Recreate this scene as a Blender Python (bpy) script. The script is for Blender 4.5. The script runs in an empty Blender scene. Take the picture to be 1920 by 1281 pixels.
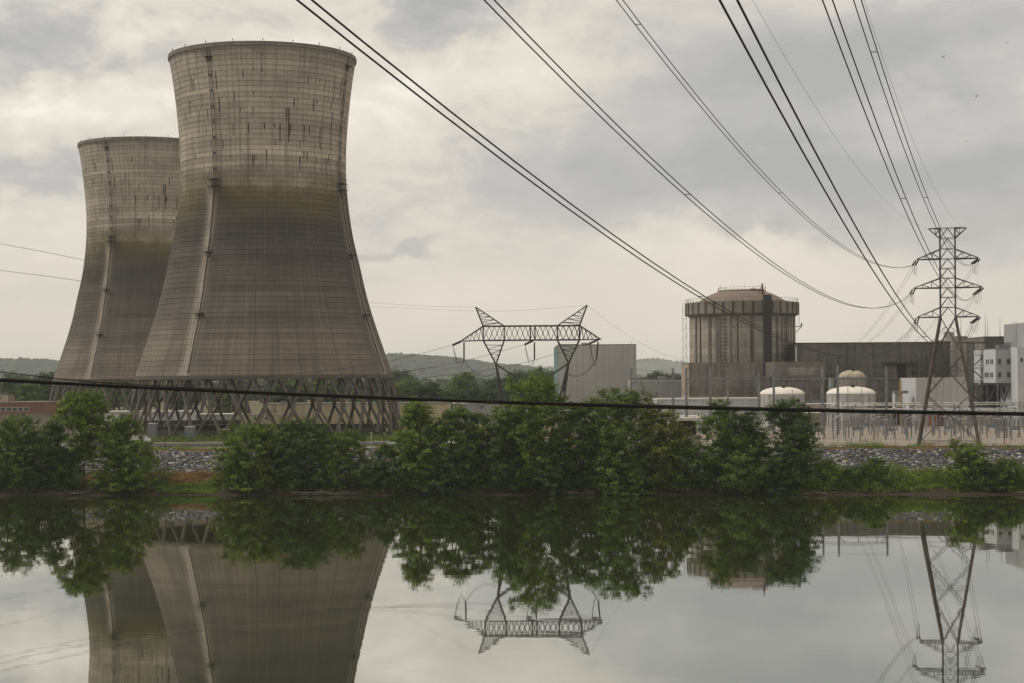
import bpy, math, random
import numpy as np
from mathutils import Vector, Matrix

random.seed(7)
rng = np.random.default_rng(7)
S = bpy.context.scene
C = S.collection
rad = math.radians

# ------------------------------------------------------------------ camera
F, CH, ROLL = 3330.0, 22.5, rad(0.4)          # focal length in photo pixels, eye height over the river, roll
cam_d = bpy.data.cameras.new('camera')
cam = bpy.data.objects.new('camera', cam_d)
C.objects.link(cam)
cr, sr = math.cos(ROLL), math.sin(ROLL)
cam.matrix_world = Matrix(((cr, sr, 0, 0), (0, 0, -1, 0), (-sr, cr, 0, CH), (0, 0, 0, 1)))
cam_d.sensor_width = 36
cam_d.lens = 36 * F / 1920
cam_d.shift_y = (712 - 640.5) / 1920
cam_d.clip_start = 0.5
cam_d.clip_end = 40000
S.camera = cam

# ------------------------------------------------------------------ colour management
S.view_settings.view_transform = 'Standard'
S.view_settings.look = 'None'
S.view_settings.exposure = 0.14
S.view_settings.gamma = 1.0
S.view_settings.use_curve_mapping = False
S.cycles.volume_bounces = 1
S.cycles.max_bounces = 8
S.cycles.transparent_max_bounces = 12


# ------------------------------------------------------------------ shader helper
class G:
    def __init__(s, nt):
        s.nt = nt

    def n(s, t, **k):
        x = s.nt.nodes.new(t)
        for a, b in k.items():
            setattr(x, a, b)
        return x

    def put(s, sock, v):
        if isinstance(v, bpy.types.NodeSocket):
            s.nt.links.new(v, sock)
        elif isinstance(v, (tuple, list)):
            v = tuple(v)
            n_ = len(sock.default_value)
            sock.default_value = (v + (1.0,))[:n_] if len(v) < n_ else v[:n_]
        else:
            sock.default_value = v

    def m(s, op, a, b=None, c=None, clamp=False):
        x = s.n('ShaderNodeMath', operation=op, use_clamp=clamp)
        for i, v in enumerate((a, b, c)):
            if v is not None:
                s.put(x.inputs[i], v)
        return x.outputs[0]

    def add(s, a, b): return s.m('ADD', a, b)
    def sub(s, a, b): return s.m('SUBTRACT', a, b)
    def mul(s, a, b): return s.m('MULTIPLY', a, b)

    def gauss(s, x, c, w):
        q = s.m('DIVIDE', s.sub(x, c), w)
        return s.m('EXPONENT', s.mul(s.mul(q, q), -1.0))

    def smooth(s, x, a, b):
        k = s.n('ShaderNodeMapRange', interpolation_type='SMOOTHSTEP')
        s.put(k.inputs[0], x)
        k.inputs[1].default_value = a
        k.inputs[2].default_value = b
        return k.outputs[0]

    def sep(s, v):
        x = s.n('ShaderNodeSeparateXYZ')
        s.put(x.inputs[0], v)
        return x.outputs

    def vec(s, a, b, c):
        x = s.n('ShaderNodeCombineXYZ')
        for i, v in enumerate((a, b, c)):
            s.put(x.inputs[i], v)
        return x.outputs[0]

    def pos(s): return s.n('ShaderNodeNewGeometry').outputs['Position']
    def obj(s): return s.n('ShaderNodeTexCoord').outputs['Object']
    def island(s): return s.n('ShaderNodeNewGeometry').outputs['Random Per Island']
    def orand(s): return s.n('ShaderNodeObjectInfo').outputs['Random']

    def scl(s, v, k):
        x = s.n('ShaderNodeVectorMath', operation='MULTIPLY')
        s.put(x.inputs[0], v)
        x.inputs[1].default_value = k
        return x.outputs[0]

    def noise(s, v, sc=1.0, det=3.0, ro=0.55, dist=0.0):
        x = s.n('ShaderNodeTexNoise')
        s.put(x.inputs['Vector'], v)
        x.inputs['Scale'].default_value = sc
        x.inputs['Detail'].default_value = det
        x.inputs['Roughness'].default_value = ro
        x.inputs['Distortion'].default_value = dist
        return x.outputs[0]

    def wn(s, v):
        x = s.n('ShaderNodeTexWhiteNoise')
        s.put(x.inputs['Vector'], v)
        return x.outputs['Value']

    def ramp(s, f, st, interp='LINEAR'):
        x = s.n('ShaderNodeValToRGB')
        s.put(x.inputs[0], f)
        r = x.color_ramp
        r.interpolation = interp
        while len(r.elements) < len(st):
            r.elements.new(0.5)
        for e, (p, c) in zip(r.elements, st):
            e.position = p
            e.color = (c + (1.0,)) if isinstance(c, tuple) else (c, c, c, 1)
        return x.outputs[0]

    def mix(s, f, a, b, mode='MIX'):
        x = s.n('ShaderNodeMix', data_type='RGBA', blend_type=mode)
        s.put(x.inputs[0], f)
        s.put(x.inputs[6], a)
        s.put(x.inputs[7], b)
        return x.outputs[2]

    def bump(s, h, strength=0.5, dist=0.1):
        x = s.n('ShaderNodeBump')
        x.inputs['Strength'].default_value = strength
        x.inputs['Distance'].default_value = dist
        s.put(x.inputs['Height'], h)
        return x.outputs[0]


def mat(name):
    m = bpy.data.materials.new(name)
    m.use_nodes = True
    nt = m.node_tree
    for n in list(nt.nodes):
        if n.type != 'OUTPUT_MATERIAL':
            nt.nodes.remove(n)
    return m, G(nt), [n for n in nt.nodes if n.type == 'OUTPUT_MATERIAL'][0]


def finish(g, out, col, rough=0.85, metal=0.0, nrm=None, spec=0.3):
    b = g.n('ShaderNodeBsdfPrincipled')
    g.put(b.inputs['Base Color'], col)
    g.put(b.inputs['Roughness'], rough)
    b.inputs['Metallic'].default_value = metal
    b.inputs['Specular IOR Level'].default_value = spec
    if nrm is not None:
        g.put(b.inputs['Normal'], nrm)
    g.nt.links.new(b.outputs[0], out.inputs['Surface'])
    return b


def surf(name, c1, c2=None, sc=0.3, streak=0.0, sc3=None, rough=0.85, metal=0.0, ribs=0.0, lines=0.0, grain=0.12, dark=(0.03, 0.028, 0.025)):
    """weathered surface: mottled base, optional vertical dirt streaks, cladding ribs and pour lines"""
    m, g, out = mat(name)
    p = g.pos()
    c2 = c2 or tuple(v * 0.75 for v in c1)
    col = g.mix(g.ramp(g.noise(p, sc, 5, 0.6), [(0.32, 0.0), (0.68, 1.0)]), c1, c2)
    fine = g.noise(p, sc * 14, 3)
    col = g.mix(grain, col, g.mix(fine, (0.0, 0.0, 0.0), (1.0, 1.0, 1.0)), 'OVERLAY')
    nrm = None
    x, y, z = g.sep(p)
    if streak:
        v = g.vec(g.mul(x, 1.1), g.mul(y, 1.1), g.mul(z, 0.05))
        s1 = g.ramp(g.noise(v, 1.0, 4, 0.65), [(0.5, 0.0), (0.66, 1.0)])
        s2 = g.ramp(g.noise(g.scl(p, (0.12, 0.12, 0.3)), 1.0, 3), [(0.35, 0.0), (0.6, 1.0)])
        col = g.mix(g.mul(g.mul(s1, s2), min(1.0, streak * 1.1)), col, dark)
        v = g.vec(g.mul(x, 3.2), g.mul(y, 3.2), g.mul(z, 0.12))
        s3 = g.ramp(g.noise(v, 1.0, 3, 0.7), [(0.52, 0.0), (0.68, 1.0)])
        col = g.mix(g.mul(s3, streak * 0.5), col, dark)
        v = g.vec(g.add(g.mul(x, 0.7), 31.0), g.mul(y, 0.7), g.mul(z, 0.09))
        s4 = g.ramp(g.noise(v, 1.0, 5, 0.75), [(0.5, 0.0), (0.66, 1.0)])
        col = g.mix(g.mul(s4, streak * 0.45), col, tuple(min(.8, q * 1.5 + .02) for q in c1))
    if lines:
        fr = g.m('FRACT', g.m('DIVIDE', z, lines))
        l = g.m('LESS_THAN', fr, 0.05)
        col = g.mix(g.mul(l, 0.35), col, dark)
        lay = g.wn(g.vec(0.0, 0.0, g.m('FLOOR', g.m('DIVIDE', z, lines))))
        col = g.mix(0.28, col, g.mix(lay, (0.2, 0.2, 0.2), (0.8, 0.8, 0.8)), 'OVERLAY')
    if ribs:
        w = g.m('SINE', g.mul(g.add(x, y), 2 * math.pi / ribs))
        nrm = g.bump(w, 0.6, 0.05)
    finish(g, out, col, rough, metal, nrm)
    return m


# ------------------------------------------------------------------ sky and sun
SUN_DIR = Vector((-0.72, 0.10, 0.78)).normalized()
world = bpy.data.worlds.new('World')
S.world = world
world.use_nodes = True
nt = world.node_tree
nt.nodes.clear()
g = G(nt)
wo = g.n('ShaderNodeOutputWorld')
bg = g.n('ShaderNodeBackground')
bg.inputs['Strength'].default_value = 0.1
sky = g.n('ShaderNodeTexSky')
sky.sky_type = 'NISHITA'
sky.sun_disc = False
sky.sun_elevation = math.asin(SUN_DIR.z)
sky.sun_rotation = math.atan2(SUN_DIR.x, SUN_DIR.y)
dirv = g.n('ShaderNodeTexCoord').outputs['Generated']
dx, dy, dz = g.sep(dirv)
az = g.m('ARCTAN2', dx, dy)
el = g.m('ARCSINE', dz)
warp = g.noise(g.scl(dirv, (1, 1, 1.6)), 9.0, 5, 0.6)
wv = g.sub(warp, 0.5)
azw = g.add(az, g.mul(wv, 0.16))
elw = g.add(el, g.mul(g.sub(g.noise(g.scl(dirv, (1, 1, 1.7)), 13.0, 4, 0.6), 0.5), 0.07))


def blob(u, v, su, sv, amp):
    a = g.gauss(azw, (u - 960) / F, su / F)
    b = g.gauss(elw, (712 - v) / F, sv / F)
    return g.mul(g.mul(a, b), amp)


# the broad masses of this overcast: grey decks (negative) and thin bright places (positive)
tot = None
for q in [(1560, 345, 520, 75, -.55), (1640, 120, 420, 110, -.50), (1250, 230, 240, 90, -.22), (860, 20, 120, 60, -.5), (60, 120, 170, 75, -.42),
          (90, 320, 260, 42, -.42), (740, 478, 110, 16, -.34), (1475, 425, 70, 22, -.30), (450, 40, 200, 50, -.2), (1830, 440, 200, 50, -.3),
          (120, 195, 120, 40, .5), (40, 215, 90, 30, .25), (290, 55, 90, 26, .42), (250, 170, 60, 30, .2), (1000, 120, 170, 50, .28), (700, 170, 160, 110, .16), (1400, 455, 260, 30, .16),
          (1750, 190, 60, 20, .2), (60, 480, 200, 70, .12), (1000, 560, 500, 90, .05)]:
    b = blob(*q)
    tot = b if tot is None else g.add(tot, b)
n1 = g.noise(g.scl(dirv, (1.0, 1.0, 2.4)), 5.5, 7, 0.6, 0.4)
n2 = g.noise(g.scl(dirv, (1.0, 1.0, 1.8)), 24.0, 6, 0.62, 0.6)
band = g.smooth(el, 0.02, 0.16)                                    # low sky is smoother
cl = g.add(g.mul(g.sub(n1, 0.5), 1.1), g.mul(g.mul(g.sub(n2, 0.5), 1.05), g.mul(band, g.sub(1.0, g.mul(g.smooth(az, -0.04, 0.06), 0.6)))))
cl = g.add(g.add(cl, tot), 0.56)
cloud = g.ramp(cl, [(0.0, (4.1, 4.1, 4.0)), (0.3, (5.1, 5.0, 4.8)), (0.5, (6.7, 6.25, 5.5)), (0.76, (7.7, 7.15, 6.3)), (1.0, (8.8, 8.3, 7.4))])
low = g.sub(1.0, g.smooth(el, 0.0, 0.12))
cloud = g.mix(g.mul(low, 0.55), cloud, (7.0, 6.3, 5.35))
skycol = g.mix(0.99, sky.outputs[0], cloud)
g.put(bg.inputs['Color'], skycol)
nt.links.new(bg.outputs[0], wo.inputs['Surface'])

sun_d = bpy.data.lights.new('sun', 'SUN')
sun_d.energy = 1.5
sun_d.angle = rad(10)
sun_d.color = (1.0, 0.94, 0.85)
sun = bpy.data.objects.new('sun', sun_d)
C.objects.link(sun)
sun.location = (-200, 100, 300)
sun.rotation_euler = SUN_DIR.to_track_quat('Z', 'Y').to_euler()


# ------------------------------------------------------------------ placing and meshing helpers
def W(u, v, D):
    """the point at depth D seen at photo pixel (u, v): used to read real positions off the photograph"""
    du, dv = u - 960, v - 712
    return Vector(((du * cr - dv * sr) / F * D, D, CH - (du * sr + dv * cr) / F * D))


def XU(u, D, v=760): return W(u, v, D).x
def ZV(v, D, u=960): return W(u, v, D).z


def link(o, parent=None):
    C.objects.link(o)
    if parent is not None:
        o.parent = parent
    return o


def mesh(name, v, f, m, parent=None, smooth=False, loc=None):
    me = bpy.data.meshes.new(name)
    me.from_pydata([tuple(q) for q in v], [], f)
    me.update()
    if m:
        for mm in (m if isinstance(m, (list, tuple)) else [m]):
            me.materials.append(mm)
    if smooth:
        me.polygons.foreach_set('use_smooth', [True] * len(me.polygons))
    o = bpy.data.objects.new(name, me)
    if loc is not None:
        o.location = loc
    return link(o, parent)


def npmesh(name, V, Q, m, parent=None, smooth=False):
    """fast mesh from numpy arrays; Q is (n,3) or (n,4)"""
    me = bpy.data.meshes.new(name)
    k = Q.shape[1]
    me.vertices.add(len(V))
    me.vertices.foreach_set('co', np.ascontiguousarray(V, dtype=np.float32).ravel())
    me.loops.add(Q.size)
    me.loops.foreach_set('vertex_index', np.ascontiguousarray(Q, dtype=np.int32).ravel())
    me.polygons.add(len(Q))
    me.polygons.foreach_set('loop_start', np.arange(0, Q.size, k, dtype=np.int32))
    me.polygons.foreach_set('loop_total', np.full(len(Q), k, dtype=np.int32))
    if smooth:
        me.polygons.foreach_set('use_smooth', np.ones(len(Q), dtype=bool))
    me.update(calc_edges=True)
    me.materials.append(m)
    o = bpy.data.objects.new(name, me)
    return link(o, parent)


class MB:
    def __init__(s):
        s.v, s.f = [], []

    def box(s, x0, x1, y0, y1, z0, z1):
        b = len(s.v)
        s.v += [(x, y, z) for z in (z0, z1) for y in (y0, y1) for x in (x0, x1)]
        s.f += [tuple(b + i for i in q) for q in ((0, 2, 3, 1), (4, 5, 7, 6), (0, 1, 5, 4), (1, 3, 7, 5), (3, 2, 6, 7), (2, 0, 4, 6))]
        return s

    def bar(s, p, q, w, h=None):
        p, q = Vector(p), Vector(q)
        h = h or w
        d = (q - p).normalized()
        a = d.cross(Vector((0, 0, 1)))
        if a.length < 1e-3:
            a = Vector((1, 0, 0))
        a.normalize()
        c = d.cross(a)
        b = len(s.v)
        for e in (p, q):
            for sx, sy in ((-1, -1), (1, -1), (1, 1), (-1, 1)):
                s.v.append(tuple(e + a * (sx * w / 2) + c * (sy * h / 2)))
        s.f += [(b, b + 3, b + 2, b + 1), (b + 4, b + 5, b + 6, b + 7)]
        for i in range(4):
            j = (i + 1) % 4
            s.f.append((b + i, b + j, b + 4 + j, b + 4 + i))
        return s

    def tube(s, pts, r, n=6, caps=True):
        b = len(s.v)
        pts = [Vector(p) for p in pts]
        rr = r if isinstance(r, (list, tuple)) else [r] * len(pts)
        for i, p in enumerate(pts):
            d = (pts[min(i + 1, len(pts) - 1)] - pts[max(i - 1, 0)]).normalized()
            a = d.cross(Vector((0, 0, 1)))
            if a.length < 1e-3:
                a = Vector((1, 0, 0))
            a.normalize()
            c = d.cross(a)
            for k in range(n):
                t = 2 * math.pi * k / n
                s.v.append(tuple(p + (a * math.cos(t) + c * math.sin(t)) * rr[i]))
        for i in range(len(pts) - 1):
            for k in range(n):
                k2 = (k + 1) % n
                s.f.append((b + i * n + k, b + i * n + k2, b + (i + 1) * n + k2, b + (i + 1) * n + k))
        if caps:
            s.f.append(tuple(b + k for k in range(n))[::-1])
            e = b + (len(pts) - 1) * n
            s.f.append(tuple(e + k for k in range(n)))
        return s

    def lathe(s, prof, n=32, c=(0, 0, 0), a0=0.0, a1=360.0):
        b = len(s.v)
        full = abs(a1 - a0) >= 359.9
        cols = n if full else n + 1
        for r, z in prof:
            for k in range(cols):
                t = rad(a0 + (a1 - a0) * k / n)
                s.v.append((c[0] + r * math.cos(t), c[1] + r * math.sin(t), c[2] + z))
        for i in range(len(prof) - 1):
            for k in range(n):
                k2 = (k + 1) % cols
                s.f.append((b + i * cols + k, b + i * cols + k2, b + (i + 1) * cols + k2, b + (i + 1) * cols + k))
        return s

    def build(s, name, m, parent=None, smooth=False, loc=None):
        return mesh(name, s.v, s.f, m, parent, smooth, loc)


def tag(o, label=None, cat=None, group=None, kind=None):
    if label: o['label'] = label
    if cat: o['category'] = cat
    if group: o['group'] = group
    if kind: o['kind'] = kind
    return o


def thing(name, label, cat, loc=(0, 0, 0), rz=0.0, group=None):
    o = bpy.data.objects.new(name, None)
    o.empty_display_size = 0.5
    o.location = loc
    o.rotation_euler = (0, 0, rz)
    link(o)
    return tag(o, label, cat, group)


def copy_tree(o, parent=None):
    c = o.copy()
    C.objects.link(c)
    c.parent = parent
    for ch in [q for q in ALLCH(o)]:
        copy_tree(ch, c)
    return c


def ALLCH(o):
    return list(o.children)


def share(o, name, parent, loc=(0, 0, 0), rz=0.0):
    c = bpy.data.objects.new(name, o.data)
    c.location = loc
    c.rotation_euler = (0, 0, rz)
    return link(c, parent)


# ------------------------------------------------------------------ materials
M = {}
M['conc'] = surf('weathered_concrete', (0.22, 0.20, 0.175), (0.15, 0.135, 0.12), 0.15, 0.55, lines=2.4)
M['conc_lt'] = surf('pale_concrete', (0.33, 0.30, 0.26), (0.24, 0.215, 0.185), 0.15, 0.45, lines=2.4)
M['conc_wall'] = surf('containment_concrete', (0.37, 0.335, 0.29), (0.27, 0.245, 0.21), 0.15, 0.5, lines=2.4)
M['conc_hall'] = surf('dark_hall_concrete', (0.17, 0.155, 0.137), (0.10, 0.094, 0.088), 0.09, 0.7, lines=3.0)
M['conc_leg'] = surf('leg_concrete', (0.15, 0.135, 0.117), (0.085, 0.077, 0.068), 0.5, 0.3)
M['conc_dark'] = surf('damp_dark_concrete', (0.07, 0.06, 0.052), (0.04, 0.035, 0.03), 0.4, 0.4)
M['stack'] = surf('sooty_stack_steel', (0.032, 0.029, 0.029), (0.02, 0.018, 0.018), 0.3, 0.4, rough=0.6)
M['dome'] = surf('dome_concrete', (0.24, 0.185, 0.15), (0.19, 0.15, 0.125), 0.2, 0.3)
M['white_clad'] = surf('pale_grey_cladding', (0.44, 0.44, 0.43), (0.37, 0.37, 0.365), 0.05, 0.08, ribs=1.2, grain=0.05)
M['teal'] = surf('teal_cladding', (0.16, 0.25, 0.25), (0.13, 0.2, 0.2), 0.1, 0.1, ribs=1.2)
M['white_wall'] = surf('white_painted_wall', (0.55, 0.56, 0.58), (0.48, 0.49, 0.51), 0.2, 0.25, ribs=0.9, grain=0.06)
M['grey_clad'] = surf('light_grey_cladding', (0.36, 0.36, 0.37), (0.31, 0.31, 0.32), 0.1, 0.12, ribs=0.8, grain=0.06)
M['trim'] = surf('white_trim', (0.62, 0.6, 0.56), (0.5, 0.48, 0.45), 0.6)
M['tank'] = surf('streaked_tank_paint', (0.46, 0.45, 0.43), (0.35, 0.34, 0.325), 0.3, 1.0, dark=(0.10, 0.095, 0.085))
M['tank_roof'] = surf('white_tank_roof', (0.78, 0.73, 0.66), (0.7, 0.65, 0.58), 0.4, 0.0)
M['old_dome'] = surf('rusty_dome_paint', (0.5, 0.44, 0.34), (0.34, 0.28, 0.2), 0.7, 0.6)
M['pinkish'] = surf('pinkish_concrete_and_lit_side', (0.42, 0.32, 0.25), (0.34, 0.26, 0.2), 0.3, 0.3, lines=2.4)  # pinkish blocks; also the painted side light on the auxiliary block
M['cream'] = surf('cream_wall', (0.52, 0.46, 0.33), (0.44, 0.385, 0.27), 0.2, 0.5)
M['brick'] = surf('red_brick_wall', (0.22, 0.115, 0.08), (0.17, 0.09, 0.07), 0.3, 0.2)
M['tanblock'] = surf('tan_block', (0.42, 0.36, 0.25), (0.36, 0.3, 0.2), 0.3, 0.1)
M['steel'] = surf('galvanised_steel', (0.085, 0.082, 0.08), (0.05, 0.048, 0.046), 0.6, 0.0, rough=0.6, metal=0.3)
M['steel_rust'] = surf('rust_streaked_steel', (0.12, 0.10, 0.088), (0.05, 0.04, 0.036), 0.35, 0.4, rough=0.7, metal=0.2)
M['yard_steel'] = surf('yard_galvanised_steel', (0.25, 0.26, 0.275), (0.13, 0.137, 0.147), 0.5, 0.2, rough=0.55, metal=0.3)
M['bus'] = surf('aluminium_tube', (0.6, 0.6, 0.58), (0.5, 0.5, 0.48), 1.0, 0.0, rough=0.45, metal=0.4)
M['wire'] = surf('conductor_wire', (0.035, 0.033, 0.032), None, 1.0, rough=0.6, metal=0.5)
M['cable'] = surf('black_cable', (0.012, 0.011, 0.011), None, 2.0, rough=0.7)
M['insul'] = surf('dark_porcelain', (0.03, 0.026, 0.025), None, 1.0, rough=0.35)
M['insul_g'] = surf('grey_porcelain', (0.2, 0.19, 0.19), None, 1.0, rough=0.4)
M['red'] = surf('dark_red_paint', (0.13, 0.03, 0.025), None, 1.0, rough=0.6)
M['orange'] = surf('faded_orange_paint', (0.28, 0.11, 0.06), None, 1.0, rough=0.7)
M['yellow'] = surf('yellow_paint', (0.55, 0.36, 0.05), None, 1.0, rough=0.7)
M['equip'] = surf('equipment_grey', (0.2, 0.22, 0.24), (0.15, 0.165, 0.18), 1.0, 0.3)
M['black'] = surf('black_tarp', (0.02, 0.017, 0.015), (0.035, 0.028, 0.022), 0.8, 0.3, rough=0.6)
M['bark'] = surf('bark', (0.07, 0.055, 0.04), (0.04, 0.032, 0.025), 1.5, 0.2)
M['deadwood'] = surf('bleached_deadwood', (0.2, 0.17, 0.14), (0.11, 0.09, 0.075), 1.5, 0.2)
m_, g, out = mat('dark_glass')
finish(g, out, (0.02, 0.035, 0.035), 0.15, 0.0, None, 0.6)
M['glass'] = m_

# cooling tower shell: lift joints, zoned staining, drips
m_, g, out = mat('cooling_tower_shell')
p = g.obj()
x, y, z = g.sep(p)
phi = g.mul(g.m('ARCTAN2', x, g.mul(y, -1.0)), 180 / math.pi)
zn = g.add(z, g.add(g.mul(g.sub(g.noise(p, 0.06, 5, 0.7), 0.5), 15.0), g.mul(g.sub(g.noise(g.vec(g.mul(phi, 0.9), 0.0, g.mul(z, 0.03)), 1.0, 3, 0.6), 0.5), 5.0)))
# the mossy belt sits a little lower beyond the left riser
stops = [(16, (.185, .158, .13)), (27, (.175, .149, .123)), (36, (.13, .113, .097)), (45, (.098, .085, .074)), (58, (.074, .066, .059)), (65, (.080, .072, .056)),
         (69, (.13, .108, .058)), (73, (.20, .168, .105)), (78, (.36, .312, .258)), (84, (.40, .35, .295)), (100, (.405, .357, .302)), (111, (.385, .34, .29)), (113, (.27, .24, .21))]
col = g.ramp(g.m('DIVIDE', zn, 120.0), [(a / 120.0, b) for a, b in stops])
lift = g.m('FLOOR', g.m('DIVIDE', z, 1.52))
lw = g.wn(g.vec(lift, 3.0, 1.0))
col = g.mix(0.30, col, g.mix(lw, (0.25, 0.25, 0.25), (0.75, 0.75, 0.75)), 'OVERLAY')
pan = g.wn(g.vec(g.m('FLOOR', g.m('DIVIDE', phi, 1.5)), lift, 2.0))
col = g.mix(0.08, col, g.mix(pan, (0.2, 0.2, 0.2), (0.8, 0.8, 0.8)), 'OVERLAY')
broad = g.noise(g.vec(g.mul(phi, 0.02), 5.0, g.mul(z, 0.16)), 1.0, 4, 0.6)
col = g.mix(0.75, col, g.mix(g.ramp(broad, [(0.35, 0.0), (0.65, 1.0)]), (0.34, 0.34, 0.34), (0.62, 0.62, 0.61)), 'OVERLAY')
stv = g.noise(g.vec(g.mul(phi, 0.55), 0.0, g.mul(z, 0.02)), 1.0, 5, 0.7)
col = g.mix(g.mul(g.ramp(stv, [(0.48, 0.0), (0.68, 1.0)]), 0.6), col, (0.062, 0.056, 0.05))
stw = g.noise(g.vec(g.mul(phi, 0.8), 40.0, g.mul(z, 0.015)), 1.0, 5, 0.75)
col = g.mix(g.mul(g.mul(g.ramp(stw, [(0.52, 0.0), (0.7, 1.0)]), 0.4), g.smooth(z, 76, 60)), col, (0.26, 0.225, 0.185))
fv = g.noise(g.vec(g.mul(phi, 3.0), 0.0, g.mul(z, 0.25)), 1.0, 3, 0.6)
col = g.mix(0.35, col, g.mix(fv, (0.1, 0.1, 0.1), (0.9, 0.9, 0.9)), 'OVERLAY')
jf = g.m('FRACT', g.m('DIVIDE', z, 1.52))
jl = g.mul(g.m('LESS_THAN', jf, 0.12), g.add(0.12, g.mul(g.smooth(z, 60, 85), 0.42)))
col = g.mix(jl, col, (0.085, 0.075, 0.065))
# moss between the risers
belt = g.mul(g.smooth(phi, -36, -24), g.sub(1.0, g.mul(g.smooth(phi, 66, 80), 0.6)))
moss = g.mul(g.mul(g.gauss(zn, 70.0, 4.0), belt), g.ramp(g.noise(p, 0.25, 5, 0.75), [(0.38, 0.0), (0.62, 1.0)]))
grim = g.mul(g.gauss(zn, 70.0, 5.0), g.ramp(g.noise(g.scl(p, (.2, .2, .1)), 1.0, 5, 0.7), [(0.42, 0.0), (0.6, 1.0)]))
col = g.mix(g.mul(grim, 0.6), col, (0.085, 0.078, 0.068))
col = g.mix(g.mul(moss, 0.55), col, (0.12, 0.095, 0.028))
# pale washed strips beside the risers, dark halo around them
for pr in (-34.0, 64.0, 154.0, -124.0):
    dd = g.sub(phi, pr)
    wob = g.mul(g.sub(g.noise(g.vec(0.0, 0.0, g.mul(z, 0.12)), 1.0, 3), 0.5), 3.0)
    wide = g.gauss(g.add(dd, wob), 2.2 if pr > 0 else -2.0, g.add(2.0, g.mul(g.noise(g.vec(3.0, 0.0, g.mul(z, 0.09)), 1.0, 2), 3.0)))
    up = g.mul(g.smooth(z, 78, 73), g.ramp(g.noise(g.vec(g.mul(phi, 1.2), 1.0, g.mul(z, 0.1)), 1.0, 4, 0.7), [(0.3, 0.2), (0.6, 1.0)]))
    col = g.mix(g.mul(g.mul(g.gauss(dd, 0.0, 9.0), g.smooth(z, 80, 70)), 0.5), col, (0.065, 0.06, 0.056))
    col = g.mix(g.mul(g.mul(wide, up), 0.85), col, (0.42, 0.375, 0.315))
    rust = g.mul(g.gauss(dd, 0.2, 0.8), g.gauss(z, 69.0, 4.0))
    col = g.mix(g.mul(rust, 0.6), col, (0.16, 0.06, 0.03))
# short black drips below leaking joints
for N_, L_, dens, seed in ((1.3, 5, 0.925, 0.0), (0.9, 3, 0.94, 7.0), (1.6, 9, 0.945, 13.0)):
    ci = g.m('FLOOR', g.m('DIVIDE', phi, N_))
    li = g.m('FLOOR', g.m('DIVIDE', z, 1.52 * L_))
    r1 = g.wn(g.vec(ci, li, seed))
    r2 = g.wn(g.vec(ci, li, seed + 1.0))
    fz = g.m('FRACT', g.m('DIVIDE', z, 1.52 * L_))
    on = g.m('GREATER_THAN', fz, g.sub(1.0, g.mul(r2, 0.85)))
    fx = g.m('ABSOLUTE', g.sub(g.m('FRACT', g.m('DIVIDE', phi, N_)), 0.5))
    thin = g.m('LESS_THAN', fx, g.add(0.16, g.mul(fz, 0.22)))
    side = g.add(0.0, g.mul(g.smooth(phi, 0, 60), 0.03))
    hit = g.m('GREATER_THAN', r1, g.sub(dens + 0.012, side))
    reg = g.mul(g.smooth(z, 74, 82), g.smooth(z, 110, 104))
    col = g.mix(g.mul(g.mul(g.mul(on, thin), g.mul(hit, reg)), 0.92), col, (0.045, 0.042, 0.04))
bh = g.add(g.mul(g.noise(p, 1.5, 4), 0.5), g.mul(g.m('LESS_THAN', g.m('FRACT', g.m('DIVIDE', phi, 1.5)), 0.08), 0.15))
finish(g, out, col, 0.92, 0.0, g.bump(bh, 0.3, 0.1), 0.15)
M['shell'] = m_


def leafmat(name, a, b, trans=0.2):
    m, g, out = mat(name)
    r = g.island()
    n = g.noise(g.pos(), 0.5, 2)
    k = g.add(g.mul(g.m('POWER', r, 2.2), 0.6), g.mul(g.ramp(n, [(0.38, 0.0), (0.62, 1.0)]), 0.4))
    col = g.mix(k, a, b)
    d = g.n('ShaderNodeBsdfPrincipled')
    g.put(d.inputs['Base Color'], col)
    d.inputs['Roughness'].default_value = 0.55
    d.inputs['Specular IOR Level'].default_value = 0.22
    t = g.n('ShaderNodeBsdfTranslucent')
    g.put(t.inputs[0], g.mix(0.5, col, (b[0] * 1.5, b[1] * 1.5, b[2] * 0.8)))
    mx = g.n('ShaderNodeMixShader')
    mx.inputs[0].default_value = trans
    g.nt.links.new(d.outputs[0], mx.inputs[1])
    g.nt.links.new(t.outputs[0], mx.inputs[2])
    g.nt.links.new(mx.outputs[0], out.inputs['Surface'])
    return m


M['leaf_mid'] = leafmat('leaf_mid_green', (0.013, 0.036, 0.005), (0.18, 0.265, 0.034))
M['leaf_dark'] = leafmat('leaf_dark_green', (0.008, 0.026, 0.006), (0.115, 0.195, 0.032))
M['leaf_lime'] = leafmat('leaf_yellow_green', (0.03, 0.055, 0.008), (0.26, 0.30, 0.045))
M['leaf_fresh'] = leafmat('leaf_fresh_green', (0.018, 0.045, 0.005), (0.235, 0.325, 0.034))
M['leaf_far'] = leafmat('leaf_far_green', (0.018, 0.042, 0.012), (0.065, 0.110, 0.028), 0.2)
M['grass'] = leafmat('bright_grass', (0.07, 0.13, 0.010), (0.19, 0.28, 0.035))
M['drygrass'] = leafmat('dry_rusty_grass', (0.15, 0.085, 0.035), (0.38, 0.23, 0.10), 0.2)
M['hill'] = surf('hazy_wooded_canopy', (0.03, 0.045, 0.022), (0.018, 0.028, 0.015), 0.02)
m_, g, out = mat('riprap_stone')
r = g.island()
col = g.ramp(r, [(0.0, (.03, .03, .034)), (0.4, (.075, .075, .082)), (0.8, (.15, .148, .155)), (0.93, (.36, .35, .34)), (1.0, (.5, .49, .47))])
finish(g, out, col, 0.8, 0, None, 0.3)
M['rock'] = m_

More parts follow.
